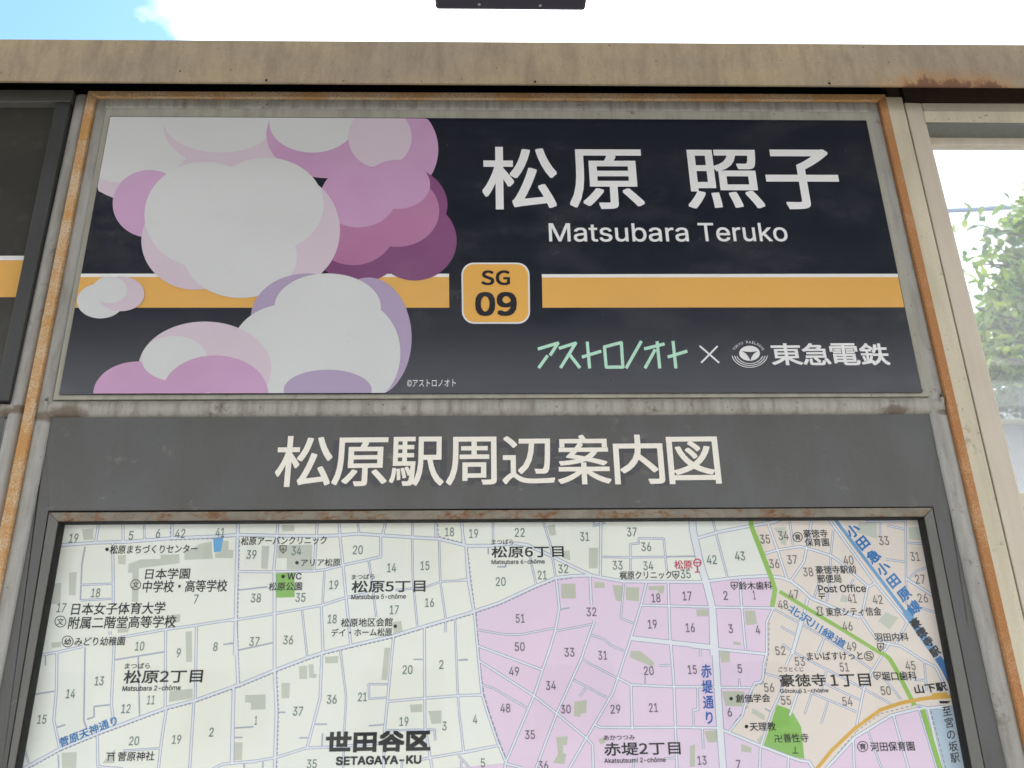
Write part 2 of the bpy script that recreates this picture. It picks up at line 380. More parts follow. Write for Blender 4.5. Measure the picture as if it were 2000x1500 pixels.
def fit(body, A, B, h, Y, mat, parent, name='lettering', bold=.0, font=None):
    """string whose middle line runs from photo point A to B, h pixels tall, standing on the plane Y"""
    def build(g):
        v, f = g
        if not v: return [], []
        x0 = min(p[0] for p in v); x1 = max(p[0] for p in v); y0 = min(p[1] for p in v); y1 = max(p[1] for p in v)
        a, b = at(*A, Y), at(*B, Y); mx_, my_ = (A[0]+B[0])/2, (A[1]+B[1])/2
        ex = b-a; ln = math.hypot(B[0]-A[0], B[1]-A[1]); nx, ny = (B[1]-A[1])/ln, -(B[0]-A[0])/ln
        hh = (at(mx_+nx*h/2, my_+ny*h/2, Y) - at(mx_-nx*h/2, my_-ny*h/2, Y)).length
        e = ex.normalized(); n = Vector((-e.z, 0, e.x)); r = bold*hh/(y1-y0)
        w = ex.length - 2*r; hh2 = hh-2*r; a = a+e*r
        P = [a + e*w*((p[0]-x0)/(x1-x0)) + n*hh2*((p[1]-y0)/(y1-y0) - .5) for p in v]
        return embolden(P, f, e*r, n*r) if bold > .004 else (P, f)
    o = mesh(name, [], [], mat, parent); QUEUE.append((o, [body], build)); return o

def box_text(body, l, t, r, b, Y, mat, parent, **k):
    m = (t+b)/2
    # keep the line level in the world: same height at both ends
    A = (l, m); a = at(l, m, Y); bb = at(r, m, Y); zz = (a.z+bb.z)/2
    s = (at(r, m+1, Y).z-bb.z)
    return fit(body, (l, m+(zz-a.z)/s), (r, m+(zz-bb.z)/s), b-t, Y, mat, parent, **k)

def vert_text(chars, centers, w, h, Y, mat, parent, bold=0.0, name='lettering'):
    """one glyph after another down a line; each turned so that its foot points to the next"""
    def build(*gs):
        P, F = [], []; dx, dy = centers[-1][0]-centers[0][0], centers[-1][1]-centers[0][1]
        L_ = math.hypot(dx, dy); dx /= L_; dy /= L_
        for (v, f), c in zip(gs, centers):
            k = len(P)
            for px, py in v:
                u, q = (px-.5)*w, (.38-py)*h           # q: downwards
                P.append(at(c[0] + u*dy + q*dx, c[1] - u*dx + q*dy, Y))
            F += [tuple(a+k for a in t) for t in f]
        r = (at(centers[0][0]+w, centers[0][1], Y)-at(*centers[0], Y)).length*bold
        return embolden(P, F, Vector((r, 0, 0)), Vector((0, 0, r))) if bold > .004 else (P, F)
    o = mesh(name, [], [], mat, parent); QUEUE.append((o, list(chars), build)); return o

def flat_poly(name, pts, Y, mat, parent, thick=0):
    """flat printed shape from a closed outline in photo coordinates"""
    P = [at(x, y, Y) for x, y in pts]
    tri = tessellate_polygon([P])
    return mesh(name, P, [tuple(t) for t in tri], mat, parent)

def spline(pts, n=8):
    o = []; N = len(pts)
    for i in range(N):
        p0, p1, p2, p3 = (Vector(pts[(i+k-1) % N]) for k in range(4))
        for s in range(n):
            t = s/n; o.append(tuple(.5*((2*p1)+(p2-p0)*t+(2*p0-5*p1+4*p2-p3)*t*t+(3*p1-p0-3*p2+p3)*t**3)))
    return o

def disc(cx, cy, r, ry=None, n=28): return [(cx+r*math.cos(2*math.pi*k/n), cy+(ry or r)*math.sin(2*math.pi*k/n)) for k in range(n)]

def ring(name, cx, cy, ro, ri, Y, mat, parent, n=32, a0=0, a1=360, ky=1.0):
    P, F = [], []; full = abs(a1-a0) >= 360; m = n if full else n+1
    for k in range(m):
        a = RAD(a0+(a1-a0)*k/n)
        P += [at(cx+ro*math.cos(a), cy-ro*ky*math.sin(a), Y), at(cx+ri*math.cos(a), cy-ri*ky*math.sin(a), Y)]
    for k in range(n):
        j = (k+1) % m; F.append((2*k, 2*j, 2*j+1, 2*k+1))
    return mesh(name, P, F, mat, parent)

# ================================================================== GROUND AND LARGE STRUCTURE
def ground_mat():
    n = NT('pale asphalt'); c = n.mix(n.ramp(n.noise(60, detail=6), .35, .7), (.16, .155, .145, 1), (.10, .098, .093, 1)); n.bump(n.noise(160, detail=4), .003, .5); return n.done(c, .85)
def conc_mat(name, a, b):
    n = NT(name); c = n.mix(n.ramp(n.noise(3, detail=7, rough=.65), .35, .68), a, b); c = n.mix(n.math('MULTIPLY', n.ramp(n.noise(1, sc3=(12, 12, 1.2), detail=5), .5, .7), .35), c, tuple(x*.6 for x in b[:3])+(1,)); n.bump(n.noise(50, detail=5), .002, .5); return n.done(c, .8)
M['ground'] = ground_mat(); M['platform'] = conc_mat('platform concrete', (.20, .195, .185, 1), (.14, .135, .13, 1))
bm = bmesh.new(); add_box(bm, (0, 0, -.55), (500, 500, .1)); g = bmo('ground', bm, M['ground']); tag(g, kind='structure')
bm = bmesh.new(); add_box(bm, (0, -1.7, -.25), (60, 4.6, .5)); g = bmo('platform', bm, M['platform'], bevel=.01); tag(g, kind='structure')

# unseen canopy added to darken light from above and shape reflections
can = thing('added_canopy', Vector((0, -1.9, 3.7)), 'unseen canopy of corrugated sheet on steel purlins, added overhead to darken light and reflections', 'roof')
M['canopy'] = conc_mat('canopy sheet darkened for reflections', (.12, .12, .12, 1), (.09, .09, .09, 1))  # dark colour chosen to keep the upper reflections dark
bm = bmesh.new()
xs = [-9+i*.06 for i in range(301)]
f_ = [bm.verts.new((x, -.5, 3.72+(.012 if i % 2 else -.012))) for i, x in enumerate(xs)]; b_ = [bm.verts.new((x, -3.9, 3.80+(.012 if i % 2 else -.012))) for i, x in enumerate(xs)]
for i in range(300): bm.faces.new((f_[i], f_[i+1], b_[i+1], b_[i]))
bmo('added_canopy_sheet', bm, M['canopy'], can)
for yy in (-.7, -1.5, -2.3, -3.1, -3.8):
    bm = bmesh.new(); add_box(bm, (0, yy, 3.64), (18, .06, .10)); bmo('added_canopy_purlin', bm, M['cream2'], can, .004)
for xx in (-6, 6):
    bm = bmesh.new(); add_box(bm, (xx, -2.2, 1.79), (.15, .15, 3.58)); bmo('post', bm, M['cream2'], can, .006)

# pale building across the tracks, behind the viewer (it shows only as a reflection in the glossy panels)
opp = thing('apartment_building', Vector((0, -15, -.5)), 'pale two storey building across the tracks, facing the boards', 'building')
M['opp_wall'] = conc_mat('cream render', (.50, .51, .52, 1), (.43, .44, .45, 1)); M['opp_win'] = flat('dark window', (.03, .035, .045, 1), .1, .6)
bm = bmesh.new(); add_box(bm, (0, -17, 3.2), (26, 4, 7.4)); bmo('wall', bm, M['opp_wall'], opp, .02)
bm = bmesh.new(); add_box(bm, (0, -16.9, 7.0), (26.8, 5, .25)); bmo('roof', bm, M['roof_grey'] if 'roof_grey' in M else M['opp_win'], opp, .02)
for zz in (1.6, 4.6):
    for k in range(8):
        bm = bmesh.new(); add_box(bm, (-11.2+k*3.2, -14.97, zz), (1.7, .08, 1.3)); w_ = bmo('window', bm, M['cream2'], opp, .01)
        for sx in (-.4, .4):
            bm = bmesh.new(); add_box(bm, (-11.2+k*3.2+sx, -14.92, zz), (.74, .04, 1.16)); bmo('pane', bm, M['opp_win'], w_)

# ---- long beam over the boards
bt = lambda x: 76+x*.0055+ (0 if x > 0 else 0); bb = lambda x: 158+x*.0053
beam = thing('steel_beam', at(1000, 165, -.06), 'long weathered beige steel beam running above all the boards, rust stains at its right end', 'beam')
X0, X1 = -420, 2420
def q4(x0, x1, top, bot): return [(x0, top(x0)), (x1, top(x1)), (x1, bot(x1)), (x0, bot(x0))]
slab('front_plate', q4(X0, X1, bt, bb), -.06, .006, M['beam'], beam, .0015)
slab('top_plate', q4(X0, X1, lambda x: bt(x)+.5, lambda x: bt(x)+7), -.0535, .20, M['beam'], beam, .001)
pl = at(X0, 120, -.06); pr_ = at(1738, 120, -.06)
bm = bmesh.new(); add_prism(bm, [at(x, y, .03) for x, y in [(X0, 118), (X1, 130), (X1, 235), (X0, 222)]], .08); bmo('shade_back_plate', bm, M['dark_inside'], beam)
# small dark patch (old bracket mark) below, bolts on lower lip
bm = bmesh.new()
for x in (520, 1045, 1620): add_box(bm, at(x, bb(x)-4, -.0605), (.004, .002, .004))
tag(bmo('screw', bm, M['seal'], beam, .0005), kind='stuff')

# ================================================================== BOARD FRAME
lx = lambda a, b: (lambda y: a[0] + (b[0]-a[0])*(y-a[1])/(b[1]-a[1]))     # x of an edge at photo row y
YB = 1720
frame = thing('board_frame', at(1000, 1500, .01), 'grey tubular steel frame with rusting flat edge around the station sign and the map', 'frame')
RL0, RL1 = lx((172, 178), (2.7, 1020)), lx((186, 188), (22.7, 1020))
RR0, RR1 = lx((1717, 196), (1923, 1100)), lx((1729, 184), (1940, 1100))
slab('edge_strip', [(RL0(178), 178), (RL1(188), 188), (RL1(YB), YB), (RL0(YB), YB)], 0, .03, M['rust_left'], frame, .0006, 1).__setitem__('label', 'flaking ochre and rust edge strip on the left')
slab('edge_strip', [(172, 177.5), (1730, 184), (1717, 195.5), (186, 188.5)], -.0006, .03, M['rust_top'], frame, .0006, 1).__setitem__('label', 'rust speckled edge strip along the top')
slab('edge_strip', [(RR0(196), 196), (RR1(184), 184), (RR1(YB), YB), (RR0(YB), YB)], 0, .03, M['rust_right'], frame, .0006, 1).__setitem__('label', 'orange brown rusted edge strip on the right')
TL0 = lambda y: RL1(y)+1.5
TL1 = lx((213, 208), (41, 1100))
TR0 = lx((1688, 216), (1884, 1100)); TR1 = lambda y: RR0(y)-1.5
slab('tube', [(TL0(189), 189), (TL1(189), 189), (TL1(YB), YB), (TL0(YB), YB)], .006, .026, M['tube'], frame, .009, 4, True)
slab('tube', [(TR0(197), 197), (TR1(197), 197), (TR1(YB), YB), (TR0(YB), YB)], .006, .026, M['tube'], frame, .009, 4, True)
slab('tube', [(205, 190.5), (1702, 198), (1700, 219), (203, 211)], .005, .026, M['tube_top'], frame, .005, 3, True)
mt = lambda x: 779-(x-110)*.0042; mb = lambda x: 812-(x-110)*.0036
slab('tube', [(84, mt(84)), (1850, mt(1850)), (1852, mb(1852)), (80, mb(80))], .004, .028, M['tube_top'], frame, .0125, 5, True)
# weld beads where the mid tube meets the uprights
for x, y in ((92, 796), (1838, 788)):
    bm = bmesh.new(); p = at(x, y, .010)
    add_tube(bm, [p+Vector((0, .004*math.cos(k*.5)-.003, (k-4)*.0042)) for k in range(9)], [.0015, .003, .0036, .0032, .0038, .0032, .0036, .003, .0015], 6)
    bmo('weld_bead', bm, M['tube'], frame, smooth=True)
# trim lip that holds the sign
lip = [((208, 210.5), (1697, 218.5), (1694, 240), (214, 232)), ((208, 211), (221, 232), (122, 779), (103, 781)), ((1688, 238), (1698, 218.5), (1824, 772), (1802, 774)), ((120, 762), (1808, 757), (1815, 774), (108, 780.5))]
for i, qd in enumerate(lip): slab('sign_trim', qd, .0062-.0003*i, .006, M['lip'], frame, .0008, 1)
bm = bmesh.new(); add_prism(bm, [at(x, y, .044) for x, y in [(190, 190), (1725, 197), (1990, 1700), (-60, 1700)]], .02); bmo('shade_back_plate', bm, M['dark_inside'], frame)
for x in (RL0(700), RR1(700)):
    p = at(x, 700, .02); zlow = at(1000, YB, .02).z
    bm = bmesh.new(); add_box(bm, (p.x, .03, (zlow)/2+.0), (.045, .03, zlow)); bmo('leg', bm, M['tube'], frame, .004)

# ================================================================== STATION NAME SIGN
sign = thing('station_name_sign', at(960, 768, 0), 'black station sign reading 松原 照子 with an orange stripe and pale pink artwork at its left', 'sign')
PTL, PTR, PBR, PBL = (215, 227), (1692, 235), (1802, 766), (115, 770)
slab('panel', [PTL, PTR, PBR, PBL], 0, .004, M['navy'], sign, .0003, 1)
def inpost(u, v):
    a = [PTL[i]+(PTR[i]-PTL[i])*u for i in (0, 1)]; b = [PBL[i]+(PBR[i]-PBL[i])*u for i in (0, 1)]
    return (a[0]+(b[0]-a[0])*v, a[1]+(b[1]-a[1])*v)
pL = lx(PTL, PBL); pR = lx(PTR, PBR)
E1 = -.0003
def stripe(x0t, x0b, x1t, x1b, yt, yb, mat, name, dy=0):
    return flat_poly(name, [(x0t, yt), (x1t, yt+dy), (x1b, yb+dy), (x0b, yb)], E1, mat, sign)
tag(stripe(pL(541), pL(601), 877, 877.5, 541, 601, M['orange'], 'stripe'), 'orange stripe left of the badge')
stripe(pL(535), pL(540.6), 877, 877, 534.5, 541, M['white'], 'stripe_line')
tag(stripe(1058.5, 1059.5, pR(541)-1, pR(599)-1, 542, 601, M['orange'], 'stripe', -.8), 'orange stripe right of the badge')
stripe(1058, 1058.5, pR(535)-1, pR(541)-1, 535.5, 542, M['white'], 'stripe_line', -.8)
# badge with white rim
def rrect(l, t, r, b, rad, lean=0, n=7):
    o = []
    for cx, cy, a0 in ((r-rad, t+rad, -90), (r-rad, b-rad, 0), (l+rad, b-rad, 90), (l+rad, t+rad, 180)):
        for k in range(n+1):
            a = RAD(a0+90*k/n); o.append((cx+rad*math.cos(a)+lean*((cy+rad*math.sin(a))-t)/(b-t), cy+rad*math.sin(a)))
    return o
bm = bmesh.new(); add_prism(bm, [at(x, y, -.0016) for x, y in rrect(901, 513, 1034, 632, 24, 1.5)], .0014); bdg = bmo('badge', bm, M['white'], sign)
flat_poly('badge_face', rrect(904, 516, 1031, 629, 22, 1.5), -.0019, M['badge_orange'], bdg)
box_text('SG', 940, 528, 996, 557, -.0022, M['ink'], bdg, name='lettering', bold=.022, font='cjk')
box_text('09', 928, 570, 1009.5, 617, -.0022, M['ink'], bdg, name='lettering', bold=.032, font='cjk')
# lettering, each character or word a piece
for ch, l, t, r, b in (('松', 942, 286, 1088, 408), ('原', 1111, 291, 1256, 407), ('照', 1339, 292, 1487, 406), ('子', 1496, 291.5, 1638, 407)):
    box_text(ch, l, t, r, b, E1, M['white'], sign, name='character', bold=.013)
box_text('Matsubara', 1072, 436, 1344, 472, E1, M['white'], sign, name='lettering', bold=.006)
box_text('Teruko', 1364, 435.5, 1537, 471.5, E1, M['white'], sign, name='lettering', bold=.006)
box_text('©アストロノオト', 795, 741, 890, 755, E1, M['white'], sign, name='lettering', bold=.0)
# angular katakana wordmark, drawn stroke by stroke
def stroke(pts, w):
    """pts polyline, w width -> list of quads"""
    qs = []
    for a, b in zip(pts, pts[1:]):
        dx, dy = b[0]-a[0], b[1]-a[1]; l = math.hypot(dx, dy); nx, ny = -dy/l*w/2, dx/l*w/2; ex, ey = dx/l*w*.25, dy/l*w*.25
        qs.append([(a[0]+nx-ex, a[1]+ny-ey), (b[0]+nx+ex, b[1]+ny+ey), (b[0]-nx+ex, b[1]-ny+ey), (a[0]-nx-ex, a[1]-ny-ey)])
    return qs
def strokes_obj(name, lines, w, Y, mat, parent):
    P, F = [], []; k = 0
    for ln in lines:
        for q in stroke(ln, w):
            Y -= .00002; F.append((k, k+1, k+2, k+3)); P += [at(x, y, Y) for x, y in q]; k += 4
    return mesh(name, P, F, mat, parent)
z8 = lambda L_: [[(880+x/4, 480+y/4) for x, y in l] for l in L_]
WM = [
 [[(688, 805), (840, 760), (780, 852)], [(755, 862), (692, 950)]],
 [[(852, 800), (978, 760), (862, 950)], [(930, 850), (1008, 950)]],
 [[(1068, 755), (1086, 952)], [(1032, 868), (1172, 825)]],
 [[(1202, 790), (1334, 756), (1346, 948), (1216, 948), (1202, 790)]],
 [[(1488, 750), (1374, 952)]],
 [[(1518, 805), (1666, 768)], [(1614, 752), (1634, 952)], [(1596, 815), (1522, 952)]],
 [[(1738, 750), (1760, 952)], [(1702, 868), (1844, 825)]]]
for wl in WM: strokes_obj('character', z8(wl), 6.2, E1, M['mint'], sign)
strokes_obj('cross_mark', [[(1367, 676), (1404, 708)]], 3.4, E1, M['white'], sign); strokes_obj('cross_mark', [[(1401, 676.5), (1370, 708)]], 3.4, E1-.0003, M['white'], sign)
# railway emblem: disc with three-armed dark mark, arcs beneath, tiny lettering above
emb = flat_poly('emblem', disc(1464, 690, 20.3, 14.7), E1, M['white'], sign)
flat_poly('emblem_mark', [(1450, 685.7), (1458, 687), (1465, 687.6), (1472, 687), (1479.5, 685.5), (1472, 691), (1468, 697), (1465.7, 703.7), (1462, 697), (1457.5, 691)], E1-.0003, M['navy'], emb)
for ro, a in ((26, 16), (30.5, 12), (35, 10)):
    ring('emblem_arc', 1464.5, 690, ro+.8, ro-.8, E1, M['white'], emb, 28, 180+a, 360-a, .78)
word = 'TOKYU RAILWAYS'
for i, ch in enumerate(word):
    if ch == ' ': continue
    a = RAD(158-136*i/(len(word)-1)); cx, cy = 1462+30*math.cos(a), 690-22*math.sin(a)
    tx, ty = math.sin(a)*1.0, math.cos(a)*.8; l = math.hypot(tx, ty); tx, ty = tx/l*1.9, ty/l*1.9
    fit(ch, (cx-tx, cy-ty), (cx+tx, cy+ty), 5, E1, M['white'], emb, name='letter', bold=.0)
for ch, l, r in (('東', 1505, 1566), ('急', 1566, 1621), ('電', 1621, 1678), ('鉄', 1679, 1736)):
    box_text(ch, l+.5, 670.5, r, 713, E1, M['white'], sign, name='character', bold=.018)

# generic abstract artwork (flat printed petals and ribbons) filling the left third of the sign
ART = [   # (ink, centre x, centre y, radius x, radius y): drifting cloud puffs
 ('art_blush', 300, 280, 170, 120), ('art_white', 250, 262, 130, 96), ('art_blush', 470, 250, 150, 84), ('art_white', 430, 236, 110, 62), ('art_pink', 640, 262, 120, 86), ('art_white', 610, 240, 84, 58), ('art_pink', 770, 292, 86, 92), ('art_blush', 742, 268, 62, 60),
 ('art_plum', 700, 470, 92, 82), ('art_plum', 810, 470, 82, 78), ('art_plum', 770, 400, 104, 80), ('art_rose', 690, 440, 84, 78), ('art_rose', 776, 412, 82, 70), ('art_pink', 700, 384, 74, 60), ('art_pink', 776, 360, 64, 48),
 ('art_pink', 292, 398, 72, 66), ('art_blush', 380, 470, 104, 96), ('art_blush', 560, 450, 104, 110), ('art_white', 400, 420, 118, 104), ('art_white', 520, 400, 112, 92), ('art_white', 470, 500, 110, 82),
 ('art_lilac', 600, 620, 110, 86), ('art_lilac', 720, 660, 84, 118), ('art_white', 640, 600, 104, 66), ('art_white', 700, 690, 82, 100), ('art_white', 560, 690, 110, 96), ('art_lilac', 640, 762, 86, 40), 
 ('art_blush', 400, 720, 130, 92), ('art_pink', 270, 770, 88, 64), ('art_white', 340, 700, 64, 44), ('art_pink', 420, 770, 104, 76), ('art_rose', 300, 800, 76, 50), ('art_blush', 470, 800, 74, 54), ('art_white', 196, 588, 46, 34), ('art_blush', 236, 574, 46, 34), ('art_white', 214, 566, 34, 26)]
def clip_poster(p):
    x, y = p; yt = PTL[1]+(x-PTL[0])*(PTR[1]-PTL[1])/(PTR[0]-PTL[0])+1; yb = PBL[1]+(x-PBL[0])*(PBR[1]-PBL[1])/(PBR[0]-PBL[0])-1.2
    y = min(max(y, yt), yb); return (max(x, pL(y)+.8), y)
for i, (m, cx, cy, rx, ry) in enumerate(ART):
    pts = [clip_poster(p) for p in disc(cx, cy, rx, ry, 64)]
    pts = [p for a, p in enumerate(pts) if (Vector(p)-Vector(pts[a-1])).length > .05]
    flat_poly('printed_disc', pts, E1-.00004*(i+1), M[m], sign)

# ================================================================== MAP CASE
case = thing('map_case', at(960, 1500, .014), 'charcoal enamel case titled 松原駅周辺案内図 holding a glazed street map of the station area', 'map case')
KL0, KL1 = lx((95, 1004), (14, 1500)), lx((113, 1017), (27, 1500))      # map bar outer / inner edge, left
KR0, KR1 = lx((1821, 990), (1923, 1500)), lx((1806, 1008), (1900, 1500))
YP = .014
PT = lambda x: mb(x)-3
head = slab('title_panel', [(90, PT(90)), (1828, PT(1828)), (1826, 989.5), (94, 997.5)], YP, .012, M['panel'], case, .0006, 1)
slab('stile', [(TL1(806), 806), (93.5, 806), (94, 997), (KL0(YB)-1.5, YB), (TL1(YB), YB)], YP+.0008, .012, M['panel'], case, .0006, 1)
slab('stile', [(1825.5, 803), (TR0(803)+4, 803), (TR0(YB)+3, YB), (KR0(YB)+1.5, YB), (1823, 991)], YP+.0008, .012, M['panel'], case, .0006, 1)
slab('map_bar', [(95, 1001), (1821, 991.5), (1805, 1008.5), (113, 1018)], YP-.001, .024, M['bar_top'], case, .0008, 1).__setitem__('label', 'top bar of the map frame, patched with rust')
slab('map_bar', [(KL0(1001), 1001), (KL1(1018), 1018), (KL1(YB), YB), (KL0(YB), YB)], YP-.0006, .024, M['mapbar'], case, .0008, 1)
slab('map_bar', [(KR1(1008.5), 1008.5), (KR0(991.5), 991.5), (KR0(YB), YB), (KR1(YB), YB)], YP-.0006, .024, M['mapbar'], case, .0008, 1)
# title
ghost_c = [(694, 906), (822, 905), (962, 904), (1096, 904), (1257, 903)]
for ch, (cx, cy) in zip('駅周辺案内', ghost_c): box_text(ch, cx-51, cy-46, cx+51, cy+46, YP-.0002, M['ghost'], head, name='letter_stain', bold=.02)
TT = [('松', 539, 851, 649, 950), ('原', 649.5, 854, 757, 949), ('駅', 761, 852.5, 867, 948.5), ('周', 871.5, 852.5, 970, 947), ('辺', 981, 851, 1083, 945), ('案', 1088.5, 848.5, 1192, 945.5), ('内', 1198.5, 848.5, 1296, 945), ('図', 1304, 852.5, 1405, 944.5)]
for ch, l, t, r, b in TT: box_text(ch, l, t, r, b, YP-.0010, M['cream_letter'], head, name='character', bold=.011)
# ---------------------------------------------------------------- the map print
YM = .036
Z = {1: (0, 980), 2: (0, 1200), 3: (450, 980), 4: (450, 1200), 5: (900, 980), 6: (900, 1200), 7: (1350, 980), 8: (1350, 1200)}
def U(z, pts): return [(Z[z][0]+x/4, Z[z][1]+y/4) for x, y in pts]
roads = []   # (style, points)   style: A avenue, M main street, B street, C narrow street, D lane
def R(style, z, *pts): roads.append((style, U(z, pts)))
def RX(style, *segs):
    p = []
    for z, q in segs: p += U(z, q)
    roads.append((style, p))
RX('M', (1, [(380, 346), (740, 320), (1000, 312), (1340, 285), (1660, 272), (1870, 258)]), (3, [(350, 265), (670, 268), (850, 262), (1000, 250), (1180, 262), (1420, 278), (1630, 290), (1850, 345)]), (5, [(40, 345), (240, 343), (430, 325), (520, 338), (700, 420), (860, 500), (1020, 575)]))
RX('M', (2, [(150, 1225), (470, 1050), (760, 930), (1300, 730), (1530, 670), (1850, 555)]), (4, [(60, 555), (350, 435), (600, 340), (720, 300), (940, 245), (1280, 165), (1460, 110), (1680, 45)]), (3, [(1900, 860)]), (5, [(105, 855), (300, 790), (580, 660), (740, 595), (870, 580), (1020, 575), (1090, 590), (1270, 622), (1900, 628)]), (7, [(110, 622), (380, 590), (600, 580), (700, 592), (780, 620), (860, 680), (940, 755), (1050, 800), (1180, 860), (1320, 905)]))
R('M', 3, (60, 130), (50, 500), (35, 1200)); R('M', 4, (40, 50), (60, 560))
R('M', 4, (25, 570), (15, 1160)); R('M', 4, (345, -340), (345, 435), (360, 760), (345, 1240))
R('B', 3, (375, 130), (340, 520), (342, 900)); R('B', 3, (680, 130), (655, 535))
R('B', 3, (60, 545), (340, 548), (655, 540), (740, 530), (880, 495), (1175, 430), (1175, 265))
R('B', 3, (850, 130), (855, 260), (880, 500), (905, 760), (940, 1120))
R('B', 3, (0, 930), (340, 875), (710, 810), (900, 750), (1080, 715)); R('C', 3, (1290, 690), (1400, 680), (1530, 665), (1640, 625), (1865, 612))
R('C', 3, (990, 130), (1005, 245)); R('B', 3, (1220, 130), (1190, 255)); R('C', 3, (1425, 140), (1420, 275), (1425, 600), (1440, 760), (1460, 970)); R('B', 3, (1605, 140), (1605, 275))
R('C', 3, (1800, 140), (1830, 330)); R('C', 3, (1630, 295), (1640, 620), (1680, 900), (1680, 1020))
R('B', 3, (1840, 345), (1865, 610), (1905, 870)); R('C', 3, (1080, 455), (1100, 580), (1120, 740), (1140, 900))
R('C', 3, (735, 540), (720, 810)); R('B', 3, (710, 815), (725, 1190)); R('C', 3, (560, 850), (600, 1210))
R('D', 3, (60, 690), (290, 665)); R('D', 3, (60, 1160), (340, 1100)); R('D', 3, (-10, 1105), (40, 1105))
R('C', 3, (860, 1160), (860, 1200))
R('C', 4, (860, 280), (885, 490), (905, 650), (890, 900), (880, 1230)); R('B', 4, (715, 300), (700, 660), (600, 1040)); R('B', 4, (1275, 170), (1225, 700), (1205, 900), (1195, 1230))
R('B', 4, (1515, 100), (1520, 880), (1560, 1110), (1580, 1230)); R('C', 4, (1755, 30), (1775, 600), (1790, 800), (1825, 1080))
R('B', 4, (1230, 680), (1520, 655), (1780, 635), (1960, 628)); R('C', 4, (1230, 545), (1080, 545), (1085, 660), (1220, 650))
R('D', 4, (1430, 352), (1510, 352)); R('D', 4, (1780, 358), (1855, 355)); R('D', 4, (380, 765), (430, 765)); R('D', 4, (30, 888), (180, 878)); R('D', 4, (30, 962), (95, 962))
R('D', 4, (650, 858), (755, 858)); R('D', 4, (540, 965), (605, 965)); R('D', 4, (1080, 870), (1205, 860)); R('D', 4, (720, 930), (715, 1030))
R('C', 4, (1225, 905), (1595, 900), (1600, 985)); R('B', 4, (0, 1165), (200, 1145), (350, 1120), (590, 1045), (880, 1030), (1200, 1005))
R('B', 4, (1480, 1135), (1560, 1120), (1825, 1075), (2060, 1030)); R('C', 4, (1780, 1100), (1860, 1190), (1900, 1240)); R('C', 4, (1805, 1140), (1800, 1230)); R('D', 4, (110, 1170), (105, 1240)); R('D', 4, (255, 1150), (250, 1240)); R('C', 4, (1340, 1150), (1335, 1240))
# left part
R('B', 1, (775, 150), (745, 320)); R('B', 1, (960, 150), (962, 310)); R('C', 1, (1125, 150), (1130, 300)); R('B', 1, (1345, 150), (1345, 280))
R('B', 1, (880, 320), (885, 650), (885, 800)); R('D', 1, (665, 350), (640, 490), (628, 770)); R('C', 1, (630, 650), (880, 640)); R('C', 1, (625, 770), (870, 758))
R('B', 1, (860, 1010), (860, 1040)); R('B', 1, (940, 1060), (1280, 1000), (1530, 965), (1850, 915))
R('B', 2, (895, 180), (870, 700), (890, 860)); R('B', 2, (220, 335), (450, 295), (650, 250)); R('B', 2, (445, 300), (440, 600), (420, 830), (465, 1040)); R('D', 2, (665, 255), (655, 830), (680, 900))
R('B', 2, (1295, 120), (1290, 730)); R('B', 2, (1535, 90), (1525, 670)); R('D', 2, (900, 355), (1285, 292)); R('D', 2, (1080, 325), (1090, 790)); R('D', 2, (250, 628), (425, 600)); R('D', 2, (355, 320), (355, 400))
R('D', 2, (680, 820), (735, 800), (735, 720), (865, 705)); R('D', 2, (440, 885), (510, 862)); R('C', 2, (180, 1010), (230, 1180))
R('B', 2, (760, 945), (765, 1190), (960, 1205)); R('C', 2, (1250, 1045), (960, 1065)); R('B', 2, (1300, 740), (1260, 1000), (1235, 1230)); R('B', 2, (1515, 680), (1480, 1230)); R('M', 2, (1825, 570), (1810, 1160)); R('B', 2, (1650, 1215), (1740, 1170), (1830, 1160), (2010, 1150)); R('D', 2, (455, 1095), (460, 1230)); R('D', 2, (1745, 235), (1835, 225))
R('D', 2, (1905, 1170), (1910, 1240))
# middle and pink district
R('B', 5, (5, 130), (20, 330)); R('C', 5, (250, 130), (252, 300)); R('C', 5, (635, 130), (700, 330), (740, 590)); R('B', 5, (40, 350), (55, 600), (100, 850)); R('C', 5, (0, 610), (55, 605))
R('B', 5, (1095, 150), (1090, 585)); R('C', 5, (540, 430), (590, 655)); R('D', 5, (215, 350), (215, 410)); R('C', 5, (1105, 430), (1320, 435), (1600, 430)); R('D', 5, (1600, 430), (1830, 425))
R('C', 5, (1325, 540), (1325, 330), (1390, 325), (1390, 285), (1585, 288), (1610, 540)); R('D', 5, (285, 508), (350, 508), (350, 485)); R('C', 5, (1040, 130), (1040, 190), (1130, 160))
R('A', 5, (1805, 110), (1815, 230), (1870, 480), (1920, 640), (1965, 830), (1975, 1200)); R('A', 8, (170, 0), (190, 300), (225, 880), (250, 1220))
R('B', 5, (745, 600), (770, 830), (740, 1000), (680, 1200)); R('B', 6, (740, 130), (640, 430), (570, 640), (350, 1160))
R('B', 5, (1010, 585), (1020, 800)); R('B', 5, (1045, 930), (1015, 1010), (950, 1200)); R('B', 6, (1010, 140), (940, 350), (750, 770), (580, 1220))
R('C', 5, (125, 1000), (330, 1035), (460, 1038), (740, 985)); R('C', 5, (745, 1010), (1025, 955)); R('C', 5, (1015, 1038), (1120, 1075), (1170, 1120), (1285, 1170)); R('D', 5, (775, 842), (850, 828))
R('B', 5, (1450, 635), (1410, 800), (1330, 1060), (1290, 1190)); R('B', 6, (1330, 180), (1225, 500), (1190, 610), (985, 960), (830, 1230))
